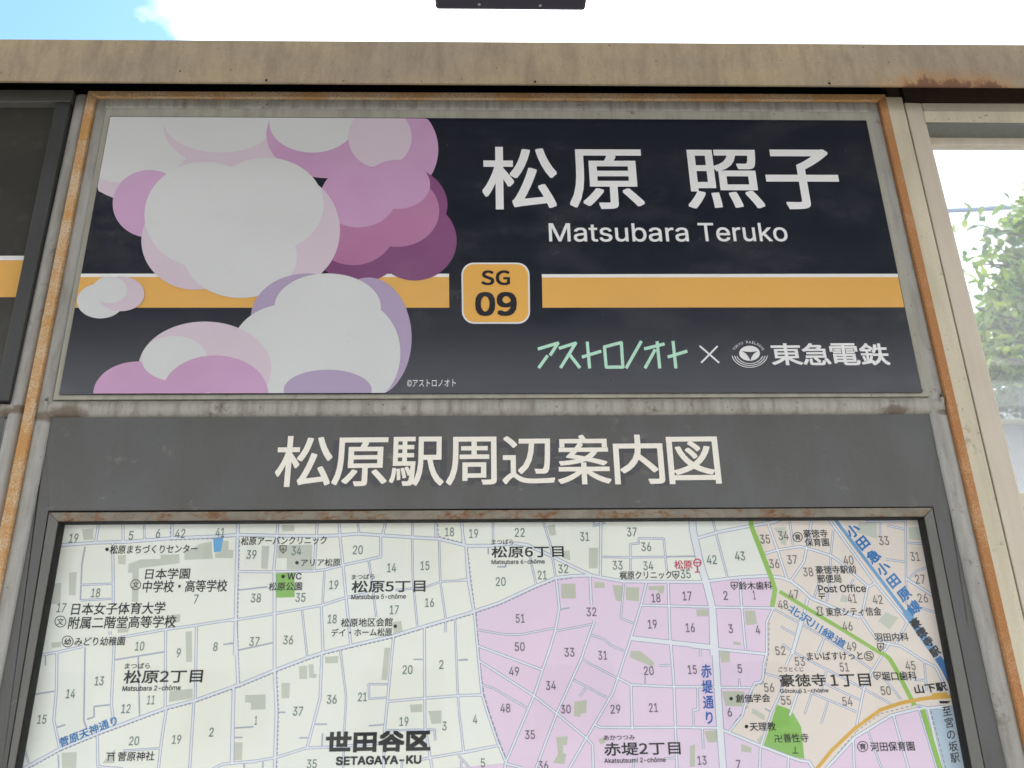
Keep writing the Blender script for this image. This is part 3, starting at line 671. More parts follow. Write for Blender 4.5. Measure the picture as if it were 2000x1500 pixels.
R('C', 5, (1275, 630), (1250, 910), (1350, 950)); R('B', 5, (1620, 625), (1635, 1070), (1650, 1240)); R('B', 6, (1640, 200), (1665, 560), (1690, 1230)); R('B', 5, (1410, 808), (1940, 822)); R('A2', 5, (1325, 1065), (1640, 1100), (1965, 1135))
R('B', 6, (130, 245), (640, 435)); R('B', 6, (140, 360), (570, 635), (750, 775), (985, 970), (1030, 1020), (1035, 1220)); R('C', 6, (165, 550), (250, 575), (525, 735))
R('C', 6, (945, 350), (1225, 500)); R('B', 6, (1225, 495), (1330, 550), (1340, 900)); R('C', 6, (880, 510), (1160, 660)); R('C', 6, (975, 575), (930, 640)); R('B', 6, (1330, 550), (1660, 565), (1980, 565)); R('D', 6, (1440, 480), (1440, 550)); R('C', 6, (1550, 400), (1645, 395))
R('C', 6, (1870, 270), (1872, 330)); R('C', 6, (1850, 570), (1855, 745), (1815, 750), (1820, 880)); R('B', 6, (1045, 860), (1085, 882), (1340, 885), (1670, 882), (2010, 886)); R('C', 6, (1885, 890), (1895, 1050)); R('C', 6, (1590, 1125), (1690, 1120)); R('C', 6, (1350, 1120), (1350, 1210))
RX('B', (5, [(105, 860), (130, 1130)]), (6, [(140, 360), (165, 620), (200, 740), (280, 980), (350, 1150), (340, 1230)])); R('B', 6, (0, 635), (165, 630)); R('B', 6, (0, 1085), (290, 1025)); R('B', 6, (350, 1165), (480, 1200)); R('C', 6, (0, 860), (20, 1080)); R('C', 6, (0, 1120), (70, 1200)); R('D', 6, (0, 355), (55, 352))
# right part
R('M', 7, (45, 285), (220, 235), (480, 185), (640, 160), (760, 120)); R('C', 7, (165, 130), (200, 270), (285, 595)); R('B', 7, (0, 820), (640, 830)); R('B', 7, (380, 600), (395, 830), (425, 1155))
R('M', 7, (0, 1130), (590, 1190)); R('B', 8, (220, 570), (470, 572)); R('C', 8, (375, 500), (378, 568)); R('C', 8, (70, 265), (70, 330)); R('C', 8, (50, 570), (50, 740), (15, 745), (20, 880)); R('B', 8, (0, 885), (215, 888)); R('C', 8, (88, 890), (95, 1050))
R('M', 8, (250, 905), (550, 1030), (760, 1110), (860, 1145), (920, 1150), (960, 1220)); R('B', 8, (540, 1040), (535, 1220)); R('B', 8, (760, 1115), (755, 1220))
RX('B', (7, [(640, 835), (590, 940), (590, 1200)]), (8, [(590, 300), (565, 400), (560, 500), (540, 530), (500, 535), (470, 590), (420, 710), (400, 790), (340, 860), (300, 915)]))
R('B', 7, (600, 170), (680, 390), (750, 610)); R('B', 7, (575, 405), (680, 375), (850, 350), (950, 375), (1090, 420), (1150, 460), (1380, 660), (1330, 900), (1440, 1060), (1530, 1110)); R('B', 7, (940, 150), (900, 370), (880, 470), (780, 615)); R('C', 7, (1110, 220), (1090, 420), (1085, 600), (1060, 780)); R('C', 7, (770, 150), (795, 340))
R('C', 7, (1000, 620), (960, 750)); R('C', 7, (1270, 600), (1245, 650)); R('B', 7, (1070, 130), (1440, 640), (1690, 940), (1600, 1110)); R('B', 7, (1380, 665), (1440, 635)); R('C', 7, (1675, 130), (1680, 800)); R('B', 7, (1680, 600), (1930, 760)); R('C', 7, (1700, 600), (1760, 540), (1890, 500)); R('C', 7, (1530, 185), (1670, 215)); R('C', 7, (1520, 450), (1670, 470)); R('C', 7, (1690, 320), (1840, 330)); R('C', 7, (1800, 830), (1950, 880)); R('C', 7, (1475, 160), (1475, 280)); R('C', 7, (1360, 155), (1670, 150))
R('M', 7, (910, 755), (870, 930), (790, 1190)); R('B', 8, (860, 20), (790, 290), (740, 400)); R('C', 7, (650, 840), (870, 960), (1040, 1060), (1240, 1190)); R('C', 7, (700, 975), (815, 1040)); R('C', 7, (1040, 1060), (990, 1200)); R('C', 8, (1040, 180), (985, 300))
R('C', 8, (1240, 310), (1420, 440)); R('C', 8, (710, 230), (790, 290), (1060, 430), (1420, 620), (1580, 710)); R('B', 8, (1550, 220), (1410, 450), (1350, 580), (1290, 880)); R('B', 8, (1530, 225), (1640, 250), (1810, 360), (1910, 410), (2020, 640)); R('C', 8, (1820, 370), (1840, 600)); R('C', 8, (1740, 510), (1830, 515)); R('C', 8, (1510, 500), (1640, 665))
R('C', 8, (580, 460), (700, 500)); R('B', 8, (720, 500), (700, 610), (620, 780), (545, 1030)); R('B', 8, (835, 600), (770, 790)); R('C', 8, (940, 620), (885, 780)); R('C', 8, (1070, 680), (1015, 855)); R('C', 8, (930, 610), (1290, 760)); R('C', 8, (1040, 540), (1320, 670)); R('C', 8, (1060, 430), (1010, 620)); R('D', 8, (575, 735), (630, 765))
R('M', 8, (1050, 1210), (1280, 960), (1560, 790), (1760, 740), (1990, 720)); R('B', 8, (1580, 790), (1700, 1210)); R('B', 8, (1265, 965), (1275, 1210)); R('C', 8, (1380, 910), (1490, 1210)); R('M', 8, (1850, 735), (1960, 1210)); R('C', 8, (1780, 745), (1920, 1210)); R('C', 8, (1760, 710), (1860, 730), (2040, 740))

WID = {'A': (15, 12.6), 'A2': (10.5, 8.4), 'M': (7.0, 4.8), 'B': (5.6, 3.4), 'C': (4.3, 2.0), 'D': (3.2, 0)}
regions = [('m_pink', U(5, [(105, 858), (300, 792), (580, 662), (740, 597), (870, 582), (1020, 577), (1270, 624), (1900, 630)]) + U(7, [(110, 624), (380, 592), (620, 582), (680, 700), (645, 835), (590, 945), (590, 1200)]) + U(8, [(565, 400), (560, 500), (540, 530), (500, 535), (470, 590), (420, 710), (400, 790), (300, 912), (550, 1030), (860, 1145), (920, 1150), (965, 1230), (-2160, 1230), (-1450, 1160)]) + U(6, [(200, 740), (165, 620), (130, 245)])),
 ('m_peach', U(7, [(470, 110), (625, 582), (680, 700), (645, 835), (590, 945), (590, 1200)]) + U(8, [(565, 400), (560, 500), (540, 530), (500, 535), (470, 590), (420, 710), (400, 790), (300, 912), (550, 1030), (860, 1145), (920, 1150), (965, 1230), (1050, 1230), (1280, 960), (1560, 790), (1760, 740), (2080, 700), (2080, 300), (1900, -860)])),
 ('m_pink', U(8, [(1050, 1230), (1280, 960), (1560, 790), (1760, 740), (1850, 735), (1980, 1230)])),
 ('m_sky', U(8, [(1870, 745), (2120, 690), (2260, 1240), (1985, 1240)]))]
builds = [(c, U(z, p)) for c, z, p in [
 ('m_build', 1, [(640, 215), (730, 210), (730, 295), (655, 300)]), ('m_build', 1, [(540, 555), (600, 548), (590, 730), (540, 730)]), ('m_build', 1, [(400, 640), (480, 632), (470, 800), (380, 800)]), ('m_build', 1, [(920, 420), (985, 415), (980, 490), (925, 488)]),
 ('m_build', 1, [(1255, 415), (1400, 410), (1405, 480), (1085, 520), (1080, 780), (1030, 780), (1035, 555), (1000, 555), (1005, 485), (1100, 450), (1255, 445)]), ('m_build', 1, [(1440, 400), (1560, 330), (1655, 310), (1660, 445), (1440, 455)]), ('m_build', 1, [(1730, 300), (1785, 305), (1785, 375), (1825, 375), (1820, 440), (1680, 440), (1680, 400), (1725, 390)]), ('m_build', 1, [(920, 990), (1010, 985), (1000, 1020), (920, 1025)]), ('m_build', 1, [(1300, 890), (1410, 875), (1405, 940), (1310, 955)]),
 ('m_build', 2, [(1450, 135), (1500, 130), (1500, 370), (1455, 372)]), ('m_build', 2, [(1325, 600), (1505, 580), (1505, 655), (1320, 685)]), ('m_build', 2, [(480, 1080), (600, 1075), (595, 1200), (485, 1200)]), ('m_build', 2, [(840, 1110), (900, 1050), (895, 1160), (800, 1165)]), ('m_build', 2, [(400, 220), (480, 215), (475, 255), (405, 262)]),
 ('m_build', 3, [(245, 345), (305, 345), (290, 525), (240, 520)]), ('m_build', 3, [(405, 180), (500, 180), (500, 230), (405, 232)]), ('m_build', 3, [(370, 340), (640, 335), (640, 530), (440, 530), (440, 440), (365, 440)]), ('m_build', 3, [(1270, 940), (1335, 930), (1345, 1010), (1275, 1030)]),
 ('m_build', 4, [(115, 630), (275, 625), (275, 742), (160, 745), (160, 688), (115, 688)]), ('m_build', 4, [(398, 535), (465, 535), (460, 655), (400, 655)]), ('m_build', 4, [(535, 405), (600, 400), (600, 505), (540, 505)]), ('m_build', 4, [(610, 390), (650, 390), (650, 460), (675, 470), (670, 497), (615, 495)]), ('m_build', 4, [(740, 330), (845, 325), (840, 380), (740, 382)]), ('m_build', 4, [(1205, 260), (1250, 260), (1225, 515), (1180, 510)]), ('m_build', 4, [(1400, 705), (1500, 700), (1500, 762), (1410, 765)]), ('m_build', 4, [(1545, 755), (1650, 750), (1648, 852), (1570, 855), (1560, 800)]), ('m_build', 4, [(30, 1000), (95, 1000), (90, 1140), (25, 1140)]),
 ('m_build', 5, [(670, 190), (735, 175), (745, 260), (700, 265)]), ('m_build', 5, [(1000, 360), (1075, 360), (1070, 520), (1000, 520)]), ('m_build', 5, [(790, 385), (850, 380), (855, 460), (800, 440)]),
 ('m_buildp', 5, [(785, 640), (895, 640), (900, 755), (785, 755)]), ('m_buildp', 5, [(1045, 625), (1120, 630), (1125, 672), (1045, 672)]), ('m_buildp', 5, [(1185, 650), (1270, 655), (1250, 780), (1210, 770)]), ('m_buildp', 5, [(1290, 665), (1395, 670), (1390, 780), (1290, 765)]), ('m_buildp', 5, [(1465, 660), (1590, 655), (1585, 715), (1540, 715), (1540, 690), (1470, 690)]), ('m_buildp', 5, [(1840, 840), (1930, 840), (1935, 890), (1845, 895)]),
 ('m_buildp', 6, [(1330, 285), (1400, 285), (1510, 375), (1500, 410), (1320, 335)]), ('m_buildp', 6, [(885, 680), (985, 670), (980, 770), (935, 775), (935, 800), (885, 795)]), ('m_buildp', 6, [(745, 960), (835, 950), (830, 1020), (800, 1020), (800, 1080), (825, 1090), (810, 1170), (720, 1160), (760, 1090)]), ('m_buildp', 6, [(1075, 975), (1120, 960), (1130, 1000), (1090, 1020)]), ('m_buildp', 6, [(1920, 910), (1990, 905), (1990, 1000), (1930, 1000)]), ('m_buildp', 6, [(1790, 1030), (1830, 1010), (1830, 1190), (1790, 1190)]),
 ('m_buildp', 7, [(45, 850), (130, 850), (130, 895), (50, 895)]), ('m_buildp', 7, [(415, 850), (500, 850), (515, 955), (430, 965)]), ('m_buildp', 7, [(330, 1090), (385, 1100), (390, 1120), (330, 1115)]),
 ('m_buildp', 8, [(220, 290), (300, 290), (305, 370), (235, 380)]), ('m_buildp', 8, [(240, 600), (420, 600), (400, 720), (270, 715)]), ('m_buildp', 8, [(100, 910), (200, 905), (200, 1000), (130, 1000)]), ('m_buildp', 8, [(390, 1010), (470, 1040), (470, 1080), (390, 1070)]),
 ('m_build', 7, [(640, 200), (740, 195), (745, 340), (700, 330), (700, 280)]), ('m_build', 7, [(1310, 160), (1450, 165), (1455, 290), (1290, 240)]), ('m_build', 7, [(1180, 720), (1220, 740), (1215, 790), (1160, 780)]), ('m_build', 7, [(1520, 860), (1620, 905), (1550, 1000), (1460, 930)]), ('m_build', 7, [(1700, 200), (1830, 190), (1835, 310), (1700, 290)]), ('m_build', 8, [(510, 980), (560, 930), (540, 1020)]), ('m_build', 8, [(480, 730), (580, 790), (570, 830), (470, 770)]),
]]
tops = [('m_green', U(3, [(345, 560), (500, 555), (502, 745), (345, 750)])), ('m_green', U(8, [(670, 705), (765, 740), (800, 775), (860, 880), (885, 1130), (700, 1090), (567, 1020)])), ('m_blue', U(1, [(1665, 275), (1745, 280), (1725, 390), (1670, 395)]))]
bands = [('m_band', 9.5, U(7, [(462, 100), (470, 190), (625, 590), (655, 690), (632, 820)])), ('m_band', 7.5, U(7, [(690, 700), (900, 830), (1200, 1010), (1490, 1190)])), ('m_band', 8.5, U(8, [(1490, 300), (1550, 345), (1600, 430), (1745, 710)])), ('m_band', 9.5, U(8, [(1808, 742), (1950, 1220)])),
 ('m_rail', 6.5, U(7, [(1095, 100), (1700, 900)])), ('m_rail', 15, U(7, [(1675, 850), (1710, 900)])), ('m_rail', 14, U(8, [(1705, 20), (1920, 330)])), ('m_rail2', 14, U(8, [(1925, 335), (1985, 430), (2060, 590)])),
 ('m_orange', 7.5, U(8, [(970, 1220), (1100, 1060), (1280, 890), (1480, 745), (1640, 692), (1800, 660), (1880, 650), (2060, 640)])), ('m_orange', 13, U(8, [(1880, 642), (2000, 632)]))]
def dashes(pts, on=5.5, off=3.2, w=1.5, shift=0.0):
    qs = []; 
    for a, b in zip(pts, pts[1:]):
        dx, dy = b[0]-a[0], b[1]-a[1]; l = math.hypot(dx, dy); dx /= l; dy /= l; t = 0; ox, oy = -dy*shift, dx*shift
        while t < l:
            e = min(t+on, l); qs.append([(a[0]+dx*t+ox-dy*w/2, a[1]+dy*t+oy+dx*w/2), (a[0]+dx*e+ox-dy*w/2, a[1]+dy*e+oy+dx*w/2), (a[0]+dx*e+ox+dy*w/2, a[1]+dy*e+oy-dx*w/2), (a[0]+dx*t+ox+dy*w/2, a[1]+dy*t+oy-dx*w/2)]); t += on+off
    return qs
dash = []
dash += dashes(roads[1][1][:20], shift=4.2)
dash += dashes(U(3, [(68, 300), (62, 500), (48, 1200)]), shift=-1); dash += dashes(U(4, [(55, 60), (72, 540)])); dash += dashes(U(4, [(362, 450), (378, 760), (362, 1220)]))
dash += dashes(U(3, [(1618, 140), (1625, 270), (1830, 325)]), shift=0); dash += dashes(U(5, [(52, 365), (110, 840)])); dash += dashes(U(1, [(1330, 300), (1660, 288), (1830, 272)])); dash += dashes(U(1, [(1332, 160), (1332, 280)]))
dash += dashes(U(5, [(120, 870), (145, 1190)]), 7, 3, 1.8); dash += dashes(U(6, [(150, 380), (180, 620), (215, 740), (300, 990), (360, 1140)]), 9, 3, 1.8)
dash += dashes(U(7, [(490, 200), (560, 390), (600, 490)])); dash += dashes(U(7, [(610, 900), (605, 1190)]), 7, 3); dash += dashes(U(8, [(605, 300), (580, 440), (560, 540), (490, 560), (440, 720), (340, 840), (310, 905)]), 7, 3); dash += dashes(U(8, [(290, 930), (560, 1045), (860, 1155)]), 9, 3, 1.8); dash += dashes(U(8, [(1090, 1150), (1290, 915), (1480, 775), (1760, 705)]), 6, 4); dash += dashes(U(8, [(1870, 750), (1990, 1210)]), 8, 3, 1.8)

polys = []   # (priority, material, polygon in photo coordinates)
SHEET = [(60, 1006), (1850, 998), (1965, 1700), (-20, 1712)]
polys.append((0, 'm_base', SHEET))
for c, p in regions: polys.append((1+.01*len(polys), c, p))
for c, p in builds: polys.append((2, c, p))
for c, p in tops: polys.append((3, c, p))
def ribbon(pts, w, pr, mat, caps=True):
    for a, b in zip(pts, pts[1:]):
        dx, dy = b[0]-a[0], b[1]-a[1]; l = math.hypot(dx, dy)
        if l < .3: continue
        nx, ny = -dy/l*w/2, dx/l*w/2
        polys.append((pr, mat, [(a[0]+nx, a[1]+ny), (b[0]+nx, b[1]+ny), (b[0]-nx, b[1]-ny), (a[0]-nx, a[1]-ny)]))
    for p in pts[1:-1]: polys.append((pr, mat, disc(p[0], p[1], w/2*.98, n=8)))
for st, pts in roads:
    wo, wi = WID[st]
    if st == 'D': ribbon(pts, wo, 4, 'm_lane'); continue
    ribbon(pts, wo, 4, 'm_case')
    ribbon(pts, wi, 5, 'm_fill' if st != 'C' else 'm_fill')
for q in dash: polys.append((4.5, 'm_dash', q))
for m, w, pts in bands: ribbon(pts, w, 6+(.2 if 'rail' in m else 0)+(.1 if m == 'm_orange' else 0), m)
cv, cf = [], []
for pr, m, p in polys:
    P = [at(x, y, YM) for x, y in p]; P = [(q.x*10, q.z*10) for q in P]
    ar = sum(P[i][0]*P[(i+1) % len(P)][1]-P[(i+1) % len(P)][0]*P[i][1] for i in range(len(P)))
    if ar < 0: P = P[::-1]
    k = len(cv); cv += [Vector(q) for q in P]; cf.append(list(range(k, k+len(P))))
ov, oe, of, _, _, orf = delaunay_2d_cdt(cv, [], cf, 1, 1e-5)
sheet = mesh('map_sheet', [(v.x/10, YM+.0012, v.y/10) for v in [Vector((at(x, y, YM).x*10, at(x, y, YM).z*10)) for x, y in SHEET]], [(0, 3, 2, 1)], M['m_base'], case)
PART = {'m_base': 'district', 'm_pink': 'district', 'm_peach': 'district', 'm_sky': 'district', 'm_build': 'building_footprint', 'm_buildp': 'building_footprint', 'm_case': 'street_edge', 'm_fill': 'street', 'm_lane': 'lane', 'm_green': 'park', 'm_band': 'greenway', 'm_blue': 'public_building', 'm_rail': 'railway', 'm_rail2': 'railway', 'm_orange': 'tram_line', 'm_dash': 'district_border'}
by = {}
for f, src in zip(of, orf):
    if not src: continue
    best = max(src, key=lambda i: (polys[i][0], i)); by.setdefault((polys[best][1], best if polys[best][0] in (2, 3) else 0), []).append(f)
print('map faces', len(of), {k: len(v) for k, v in by.items()})
for (m, _b), fs in by.items():
    idx = {}; vs = []; ff = []
    for f in fs:
        g_ = []
        for i in f:
            if i not in idx: idx[i] = len(vs); vs.append((ov[i].x/10, YM, ov[i].y/10))
            g_.append(idx[i])
        ff.append(tuple(g_))
    pr_o = mesh(PART[m], vs, ff, M[m], sheet)
    if m in ('m_case', 'm_fill', 'm_lane', 'm_dash', 'm_base'): pr_o['kind'] = 'stuff'

# ---------------------------------------------------------------- map writing
YT = YM-.0003
def mt_(body, l, t, r, b, mat='t_black', bold=.0): bold = max(bold+.006, .013); return box_text(body, l, t, r, b, YT, M[mat], sheet, bold=bold)
NUM = '''19 144 1051;5 256 1046;6 309 1042;42 352 1042;41 430 1040;7 383 1170;18 187 1158;17 120 1187;10 273 1262;9 349 1275;8 421 1263;13 194 1330;14 138 1355;15 82 1405;12 246 1384;11 295 1367;20 262 1447;19 345 1444;2 413 1430;39 491 1083;34 579 1076;38 500 1168;35 587 1167;37 497 1253;36 563 1250;20 699 1074;14 765 1109;15 830 1105;19 652 1142;16 839 1177;17 770 1191;18 649 1209;18 878 1039;19 925 1042;1 500 1407;37 582 1389;36 648 1366;21 708 1361;20 796 1308;2 862 1298;19 789 1409;3 868 1418;4 928 1405;35 609 1492;5 943 1490;22 1015 1040;31 1142 1048;37 1234 1039;36 1262 1068;33 1206 1104;34 1266 1105;32 1100 1111;21 1059 1123;20 978 1136;35 1339 1121;42 1390 1093;43 1445 1086'''
NUMP = '''32 1155 1195;51 1016 1208;50 1015 1263;33 1112 1274;31 1177 1280;49 1004 1311;34 1076 1339;30 1105 1385;29 1202 1385;20 1267 1310;21 1276 1382;15 1352 1308;48 987 1383;35 1035 1435;36 1061 1495;18 1281 1168;17 1342 1164;19 1274 1219;16 1348 1226;2 1417 1163;1 1473 1162;3 1427 1228;4 1480 1230;5 1445 1306;6 1425 1391;7 1442 1493;13 1371 1485'''
NUMO = '''35 1494 1053;34 1530 1046;36 1512 1101;37 1547 1093;38 1578 1117;40 1657 1094;33 1726 1056;31 1787 1087;27 1797 1131;26 1802 1168;41 1664 1169;42 1714 1171;47 1550 1161;48 1529 1181;46 1655 1223;49 1663 1263;52 1524 1271;53 1562 1292;51 1649 1303;45 1778 1300;50 1730 1349;54 1655 1370;55 1535 1368;56 1502 1343'''
for s_, m in ((NUM, 't_num'), (NUMP, 't_nump'), (NUMO, 't_numo')):
    for e in s_.replace('\n', ';').split(';'):
        if not e.strip(): continue
        tx, x, y = e.split(); x, y = float(x), float(y); w = {1: 8.5, 2: 19.5}[len(tx)]
        if tx == '1': w = 4.5
        if tx in ('11',): w = 15
        elif len(tx) == 2 and '1' in tx: w = 17.5
        box_text(tx, x-w/2, y-8.8, x+w/2, y+8.8, YT, M[m], sheet, name='block_number', bold=.006)
for a in [
 ('松原まちづくりセンター', 215, 1064, 386, 1081), ('日本学園', 284, 1110, 371, 1131, 't_black', .006), ('中学校・高等学校', 279, 1133, 444, 1156.5, 't_black', .006),
 ('日本女子体育大学', 140, 1176.5, 323, 1200, 't_black', .006), ('附属二階堂高等学校', 134, 1203, 344, 1227, 't_black', .006), ('みどり幼稚園', 146, 1244, 244, 1261),
 ('まつばら', 244, 1295, 293, 1306), ('松原2丁目', 242, 1308, 396, 1334, 't_black', .014), ('Matsubara 2-chōme', 239, 1339, 353, 1349), ('菅原神社', 230, 1468, 302, 1486),
 ('松原アーバンクリニック', 471, 1047.5, 638, 1064), ('アリア松原', 588, 1091, 665, 1106), ('WC', 561, 1119, 589, 1132), ('松原公園', 525, 1137, 590, 1153.5),
 ('まつばら', 687, 1121.5, 732, 1131.5), ('松原5丁目', 687, 1133, 831, 1157, 't_black', .014), ('Matsubara 5-chōme', 686, 1161, 793, 1170),
 ('松原地区会館', 666, 1207, 767, 1224), ('デイ・ホーム松原', 647, 1227, 766, 1243), ('世田谷区', 636, 1427, 841, 1469, 't_black', .042), ('SETAGAYA-KU', 656, 1476, 823, 1493.5, 't_black', .024),
 ('まつばら', 960, 1053.5, 1003, 1063.5), ('松原6丁目', 960, 1066, 1101, 1089, 't_black', .014), ('Matsubara 6-chōme', 960, 1093, 1064, 1101.5), ('梶原クリニック', 1210, 1115, 1312, 1131),
 ('松原', 1317, 1094, 1352, 1111.5, 't_red', .008), ('鈴木歯科', 1443, 1135.5, 1508, 1152), ('豪徳寺', 1569, 1034, 1616, 1050), ('保育園', 1572, 1051, 1619, 1067),
 ('豪徳寺駅前', 1593, 1104.5, 1672, 1120.5), ('郵便局', 1596, 1122, 1643, 1138.5), ('Post Office', 1598, 1142, 1691, 1157), ('東京シティ信金', 1613, 1186, 1721, 1203),
 ('羽田内科', 1708, 1236, 1774, 1252.5), ('まいばすけっと', 1576, 1273, 1685, 1289), ('ごうとくじ', 1520, 1302.5, 1569, 1312), ('豪徳寺', 1523, 1316, 1613, 1341, 't_black', .012), ('1丁目', 1622, 1316, 1700, 1341, 't_black', .012), ('Gōtokuji 1-chōme', 1524, 1345, 1618, 1355),
 ('堀口歯科', 1722, 1311.5, 1790, 1329), ('創価学会', 1437, 1355.5, 1504, 1372), ('天理教', 1464, 1410.5, 1515, 1427.5), ('卍', 1513, 1436, 1528, 1450), ('善性寺', 1530, 1432.5, 1579, 1450),
 ('河田保育園', 1700, 1448.5, 1786, 1467), ('あかつつみ', 1179, 1435.5, 1240, 1445.5), ('赤堤2丁目', 1180, 1449, 1329, 1475, 't_black', .014), ('Akatsutsumi 2-chōme', 1180, 1480, 1300, 1489.5)]: mt_(*a)
fit('菅原天神通り', (116, 1452), (228, 1406), 18, YT, M['t_blue'], sheet, bold=.02)
fit('北沢川緑道', (1541, 1186), (1651, 1261), 17, YT, M['t_blue'], sheet, bold=.02)
fit('山下駅', (1786, 1347), (1849, 1340), 18, YT-.0003, M['t_black'], sheet, bold=.03)
vert_text('赤堤通り', [(1379, 1311), (1381, 1342), (1383, 1372), (1385, 1402)], 21, 27, YT, M['t_dblue'], sheet, .02)
vert_text('小田急小田原線', [(1666, 1037), (1685, 1061), (1706, 1087), (1725, 1111), (1745, 1135), (1766, 1161), (1785, 1187)], 25, 26, YT-.0002, M['t_blue'], sheet, .024)
vert_text('豪徳寺駅', [(1788, 1218), (1800, 1236), (1813, 1254), (1826, 1273)], 19, 20, YT-.0002, M['t_black'], sheet, .03)
vert_text('至宮の坂駅', [(1849, 1389), (1853.5, 1412), (1857, 1435), (1861.5, 1458), (1865, 1480)], 18, 21, YT-.0002, M['t_black'], sheet, .008)
flat_poly('map_symbol', [(1834, 1369), (1857, 1369), (1851, 1374), (1836, 1374)], YT, M['t_black'], sheet)
def sym_ring(cx, cy, r, ch=None, bold=.01):
    ring('map_symbol', cx, cy, r, r-1.6, YT, M['t_black'], sheet)
    if ch: box_text(ch, cx-r*.58, cy-r*.58, cx+r*.58, cy+r*.58, YT, M['t_black'], sheet, bold=bold)
sym_ring(265, 1142, 10.5, '文'); sym_ring(118, 1214, 11.5, '文'); sym_ring(132, 1253, 11.5, '幼', .02); sym_ring(1558, 1049, 9.8, '育', .02); sym_ring(1685, 1458, 10.8, '育', .02); sym_ring(1697, 1281, 9.6, 'S', .012)
for x, y in ((209, 1073), (580, 1099), (553, 1126), (772, 1223), (1428, 1364.5), (1458, 1419)): flat_poly('map_symbol', disc(x, y, 3.6, n=16), YT, M['t_black'], sheet)
def shield(cx, cy):
    strokes_obj('map_symbol', [[(cx-6, cy-7), (cx+6, cy-7)], [(cx+6, cy-7), (cx+6, cy+1)], [(cx-6, cy-7), (cx-6, cy+1)], [(cx-6, cy+1), (cx, cy+7.5)], [(cx+6, cy+1), (cx, cy+7.5)], [(cx, cy-4.5), (cx, cy+3.5)], [(cx-3.8, cy-.5), (cx+3.8, cy-.5)]], 1.7, YT, M['t_black'], sheet)
for x, y in ((553, 1073), (1320, 1123), (1434, 1144), (1720, 1264), (1713, 1320)): shield(x, y)
strokes_obj('map_symbol', [[(208, 1471), (225, 1471)], [(210, 1476), (223, 1476)], [(213, 1471), (211, 1486)], [(221, 1471), (222, 1486)]], 1.9, YT, M['t_black'], sheet)
strokes_obj('map_symbol', [[(1553, 1459), (1553, 1471)], [(1548, 1471), (1559, 1471)]], 1.8, YT, M['t_black'], sheet)
strokes_obj('map_symbol', [[(1599, 1160), (1611, 1160)], [(1599, 1164.5), (1611, 1164.5)], [(1605, 1164), (1605, 1170)]], 2.2, YT, M['t_black'], sheet)
strokes_obj('map_symbol', [[(1595, 1187), (1600, 1185), (1606, 1187), (1604, 1191), (1604, 1196), (1608, 1200), (1602, 1202.5), (1595, 1200), (1598, 1196), (1598, 1191), (1595, 1187)]], 1.6, YT, M['t_black'], sheet)
ring('map_symbol', 1362, 1099, 8.2, 5.8, YT, M['t_red'], sheet); strokes_obj('map_symbol', [[(1355, 1099), (1369, 1099)], [(1362, 1107), (1362, 1117)], [(1357.5, 1117.5), (1366.5, 1117.5)]], 2.2, YT, M['t_red'], sheet)
# black strips painting in the shade of the recess between bars and glass
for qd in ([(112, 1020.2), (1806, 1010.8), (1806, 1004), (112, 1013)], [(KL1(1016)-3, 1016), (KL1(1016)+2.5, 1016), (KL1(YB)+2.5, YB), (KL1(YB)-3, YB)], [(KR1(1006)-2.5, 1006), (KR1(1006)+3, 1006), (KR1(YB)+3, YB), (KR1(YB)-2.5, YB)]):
    bm = bmesh.new(); P = [at(x, y, YP) for x, y in qd]; add_prism(bm, [p+Vector((0, .002, 0)) for p in P], .019); bmo('recess_shade', bm, M['recess_shade'], case)
# cover glass
slab('cover_glass', [(KL1(1016)-4, 1016), (KR1(1007)+4, 1006), (KR1(YB)+4, YB), (KL1(YB)-4, YB)], .025, .003, M['map_glass'], case, 0)

# ================================================================== NEIGHBOUR BOARD ON THE LEFT
nb = thing('neighbour_board', at(-200, 1500, .01), 'charcoal framed board at the left edge with an orange stripe on its dusty dark face', 'board')
NT0, NT1 = lx((145, 188), (34.6, 700)), lx((172, 188), (64, 700))
slab('tube', [(NT0(180), 180), (NT1(180)-1, 180), (NT1(YB)-1, YB), (NT0(YB), YB)], .006, .026, M['tube'], nb, .009, 4, True)
slab('tube', [(-500, 786), (NT0(786)+18, 785.5), (NT0(811)+18, 811), (-500, 812)], .004, .028, M['tube_top'], nb, .011, 4, True)
DF0, DF1 = lx((108, 200), (34, 560)), lx((141, 200), (34, 700))
slab('header_bar', [(-500, 174), (143, 175.5), (138, 198.5), (-500, 198)], .002, .05, M['mapbar'], nb, .001)
slab('side_bar', [(108.5, 200.5), (137, 200), (DF1(782), 782), (DF0(782), 782)], .000, .05, M['dark_frame'], nb, .001)
slab('sign_face', [(-500, 196), (112, 196), (DF0(790)+3, 790), (-500, 790)], .020, .004, M['old_panel'], nb, 0)
slab('bottom_bar', [(-500, 748.5), (DF0(749)-1, 749), (DF0(782)-1, 782), (-500, 782.5)], .006, .04, M['dark_frame'], nb, .001)
flat_poly('stripe', [(-500, 509), (DF0(508)+1, 508.5), (DF0(581)+1, 580.5), (-500, 580.5)], .0196, M['orange'], nb)
flat_poly('stripe_line', [(-500, 500), (DF0(499)+1, 499.5), (DF0(508)+1, 508.3), (-500, 508.6)], .0196, M['white'], nb)
slab('lower_panel', [(-500, 812), (10, 812), (-45, 1100), (-160, YB), (-500, YB)], YP, .012, M['panel'], nb, .0006, 1)
bm = bmesh.new(); add_prism(bm, [at(x, y, .060) for x, y in [(-500, 170), (160, 172), (-160, YB), (-500, YB)]], .02); bmo('shade_back_plate', bm, M['dark_inside'], nb)

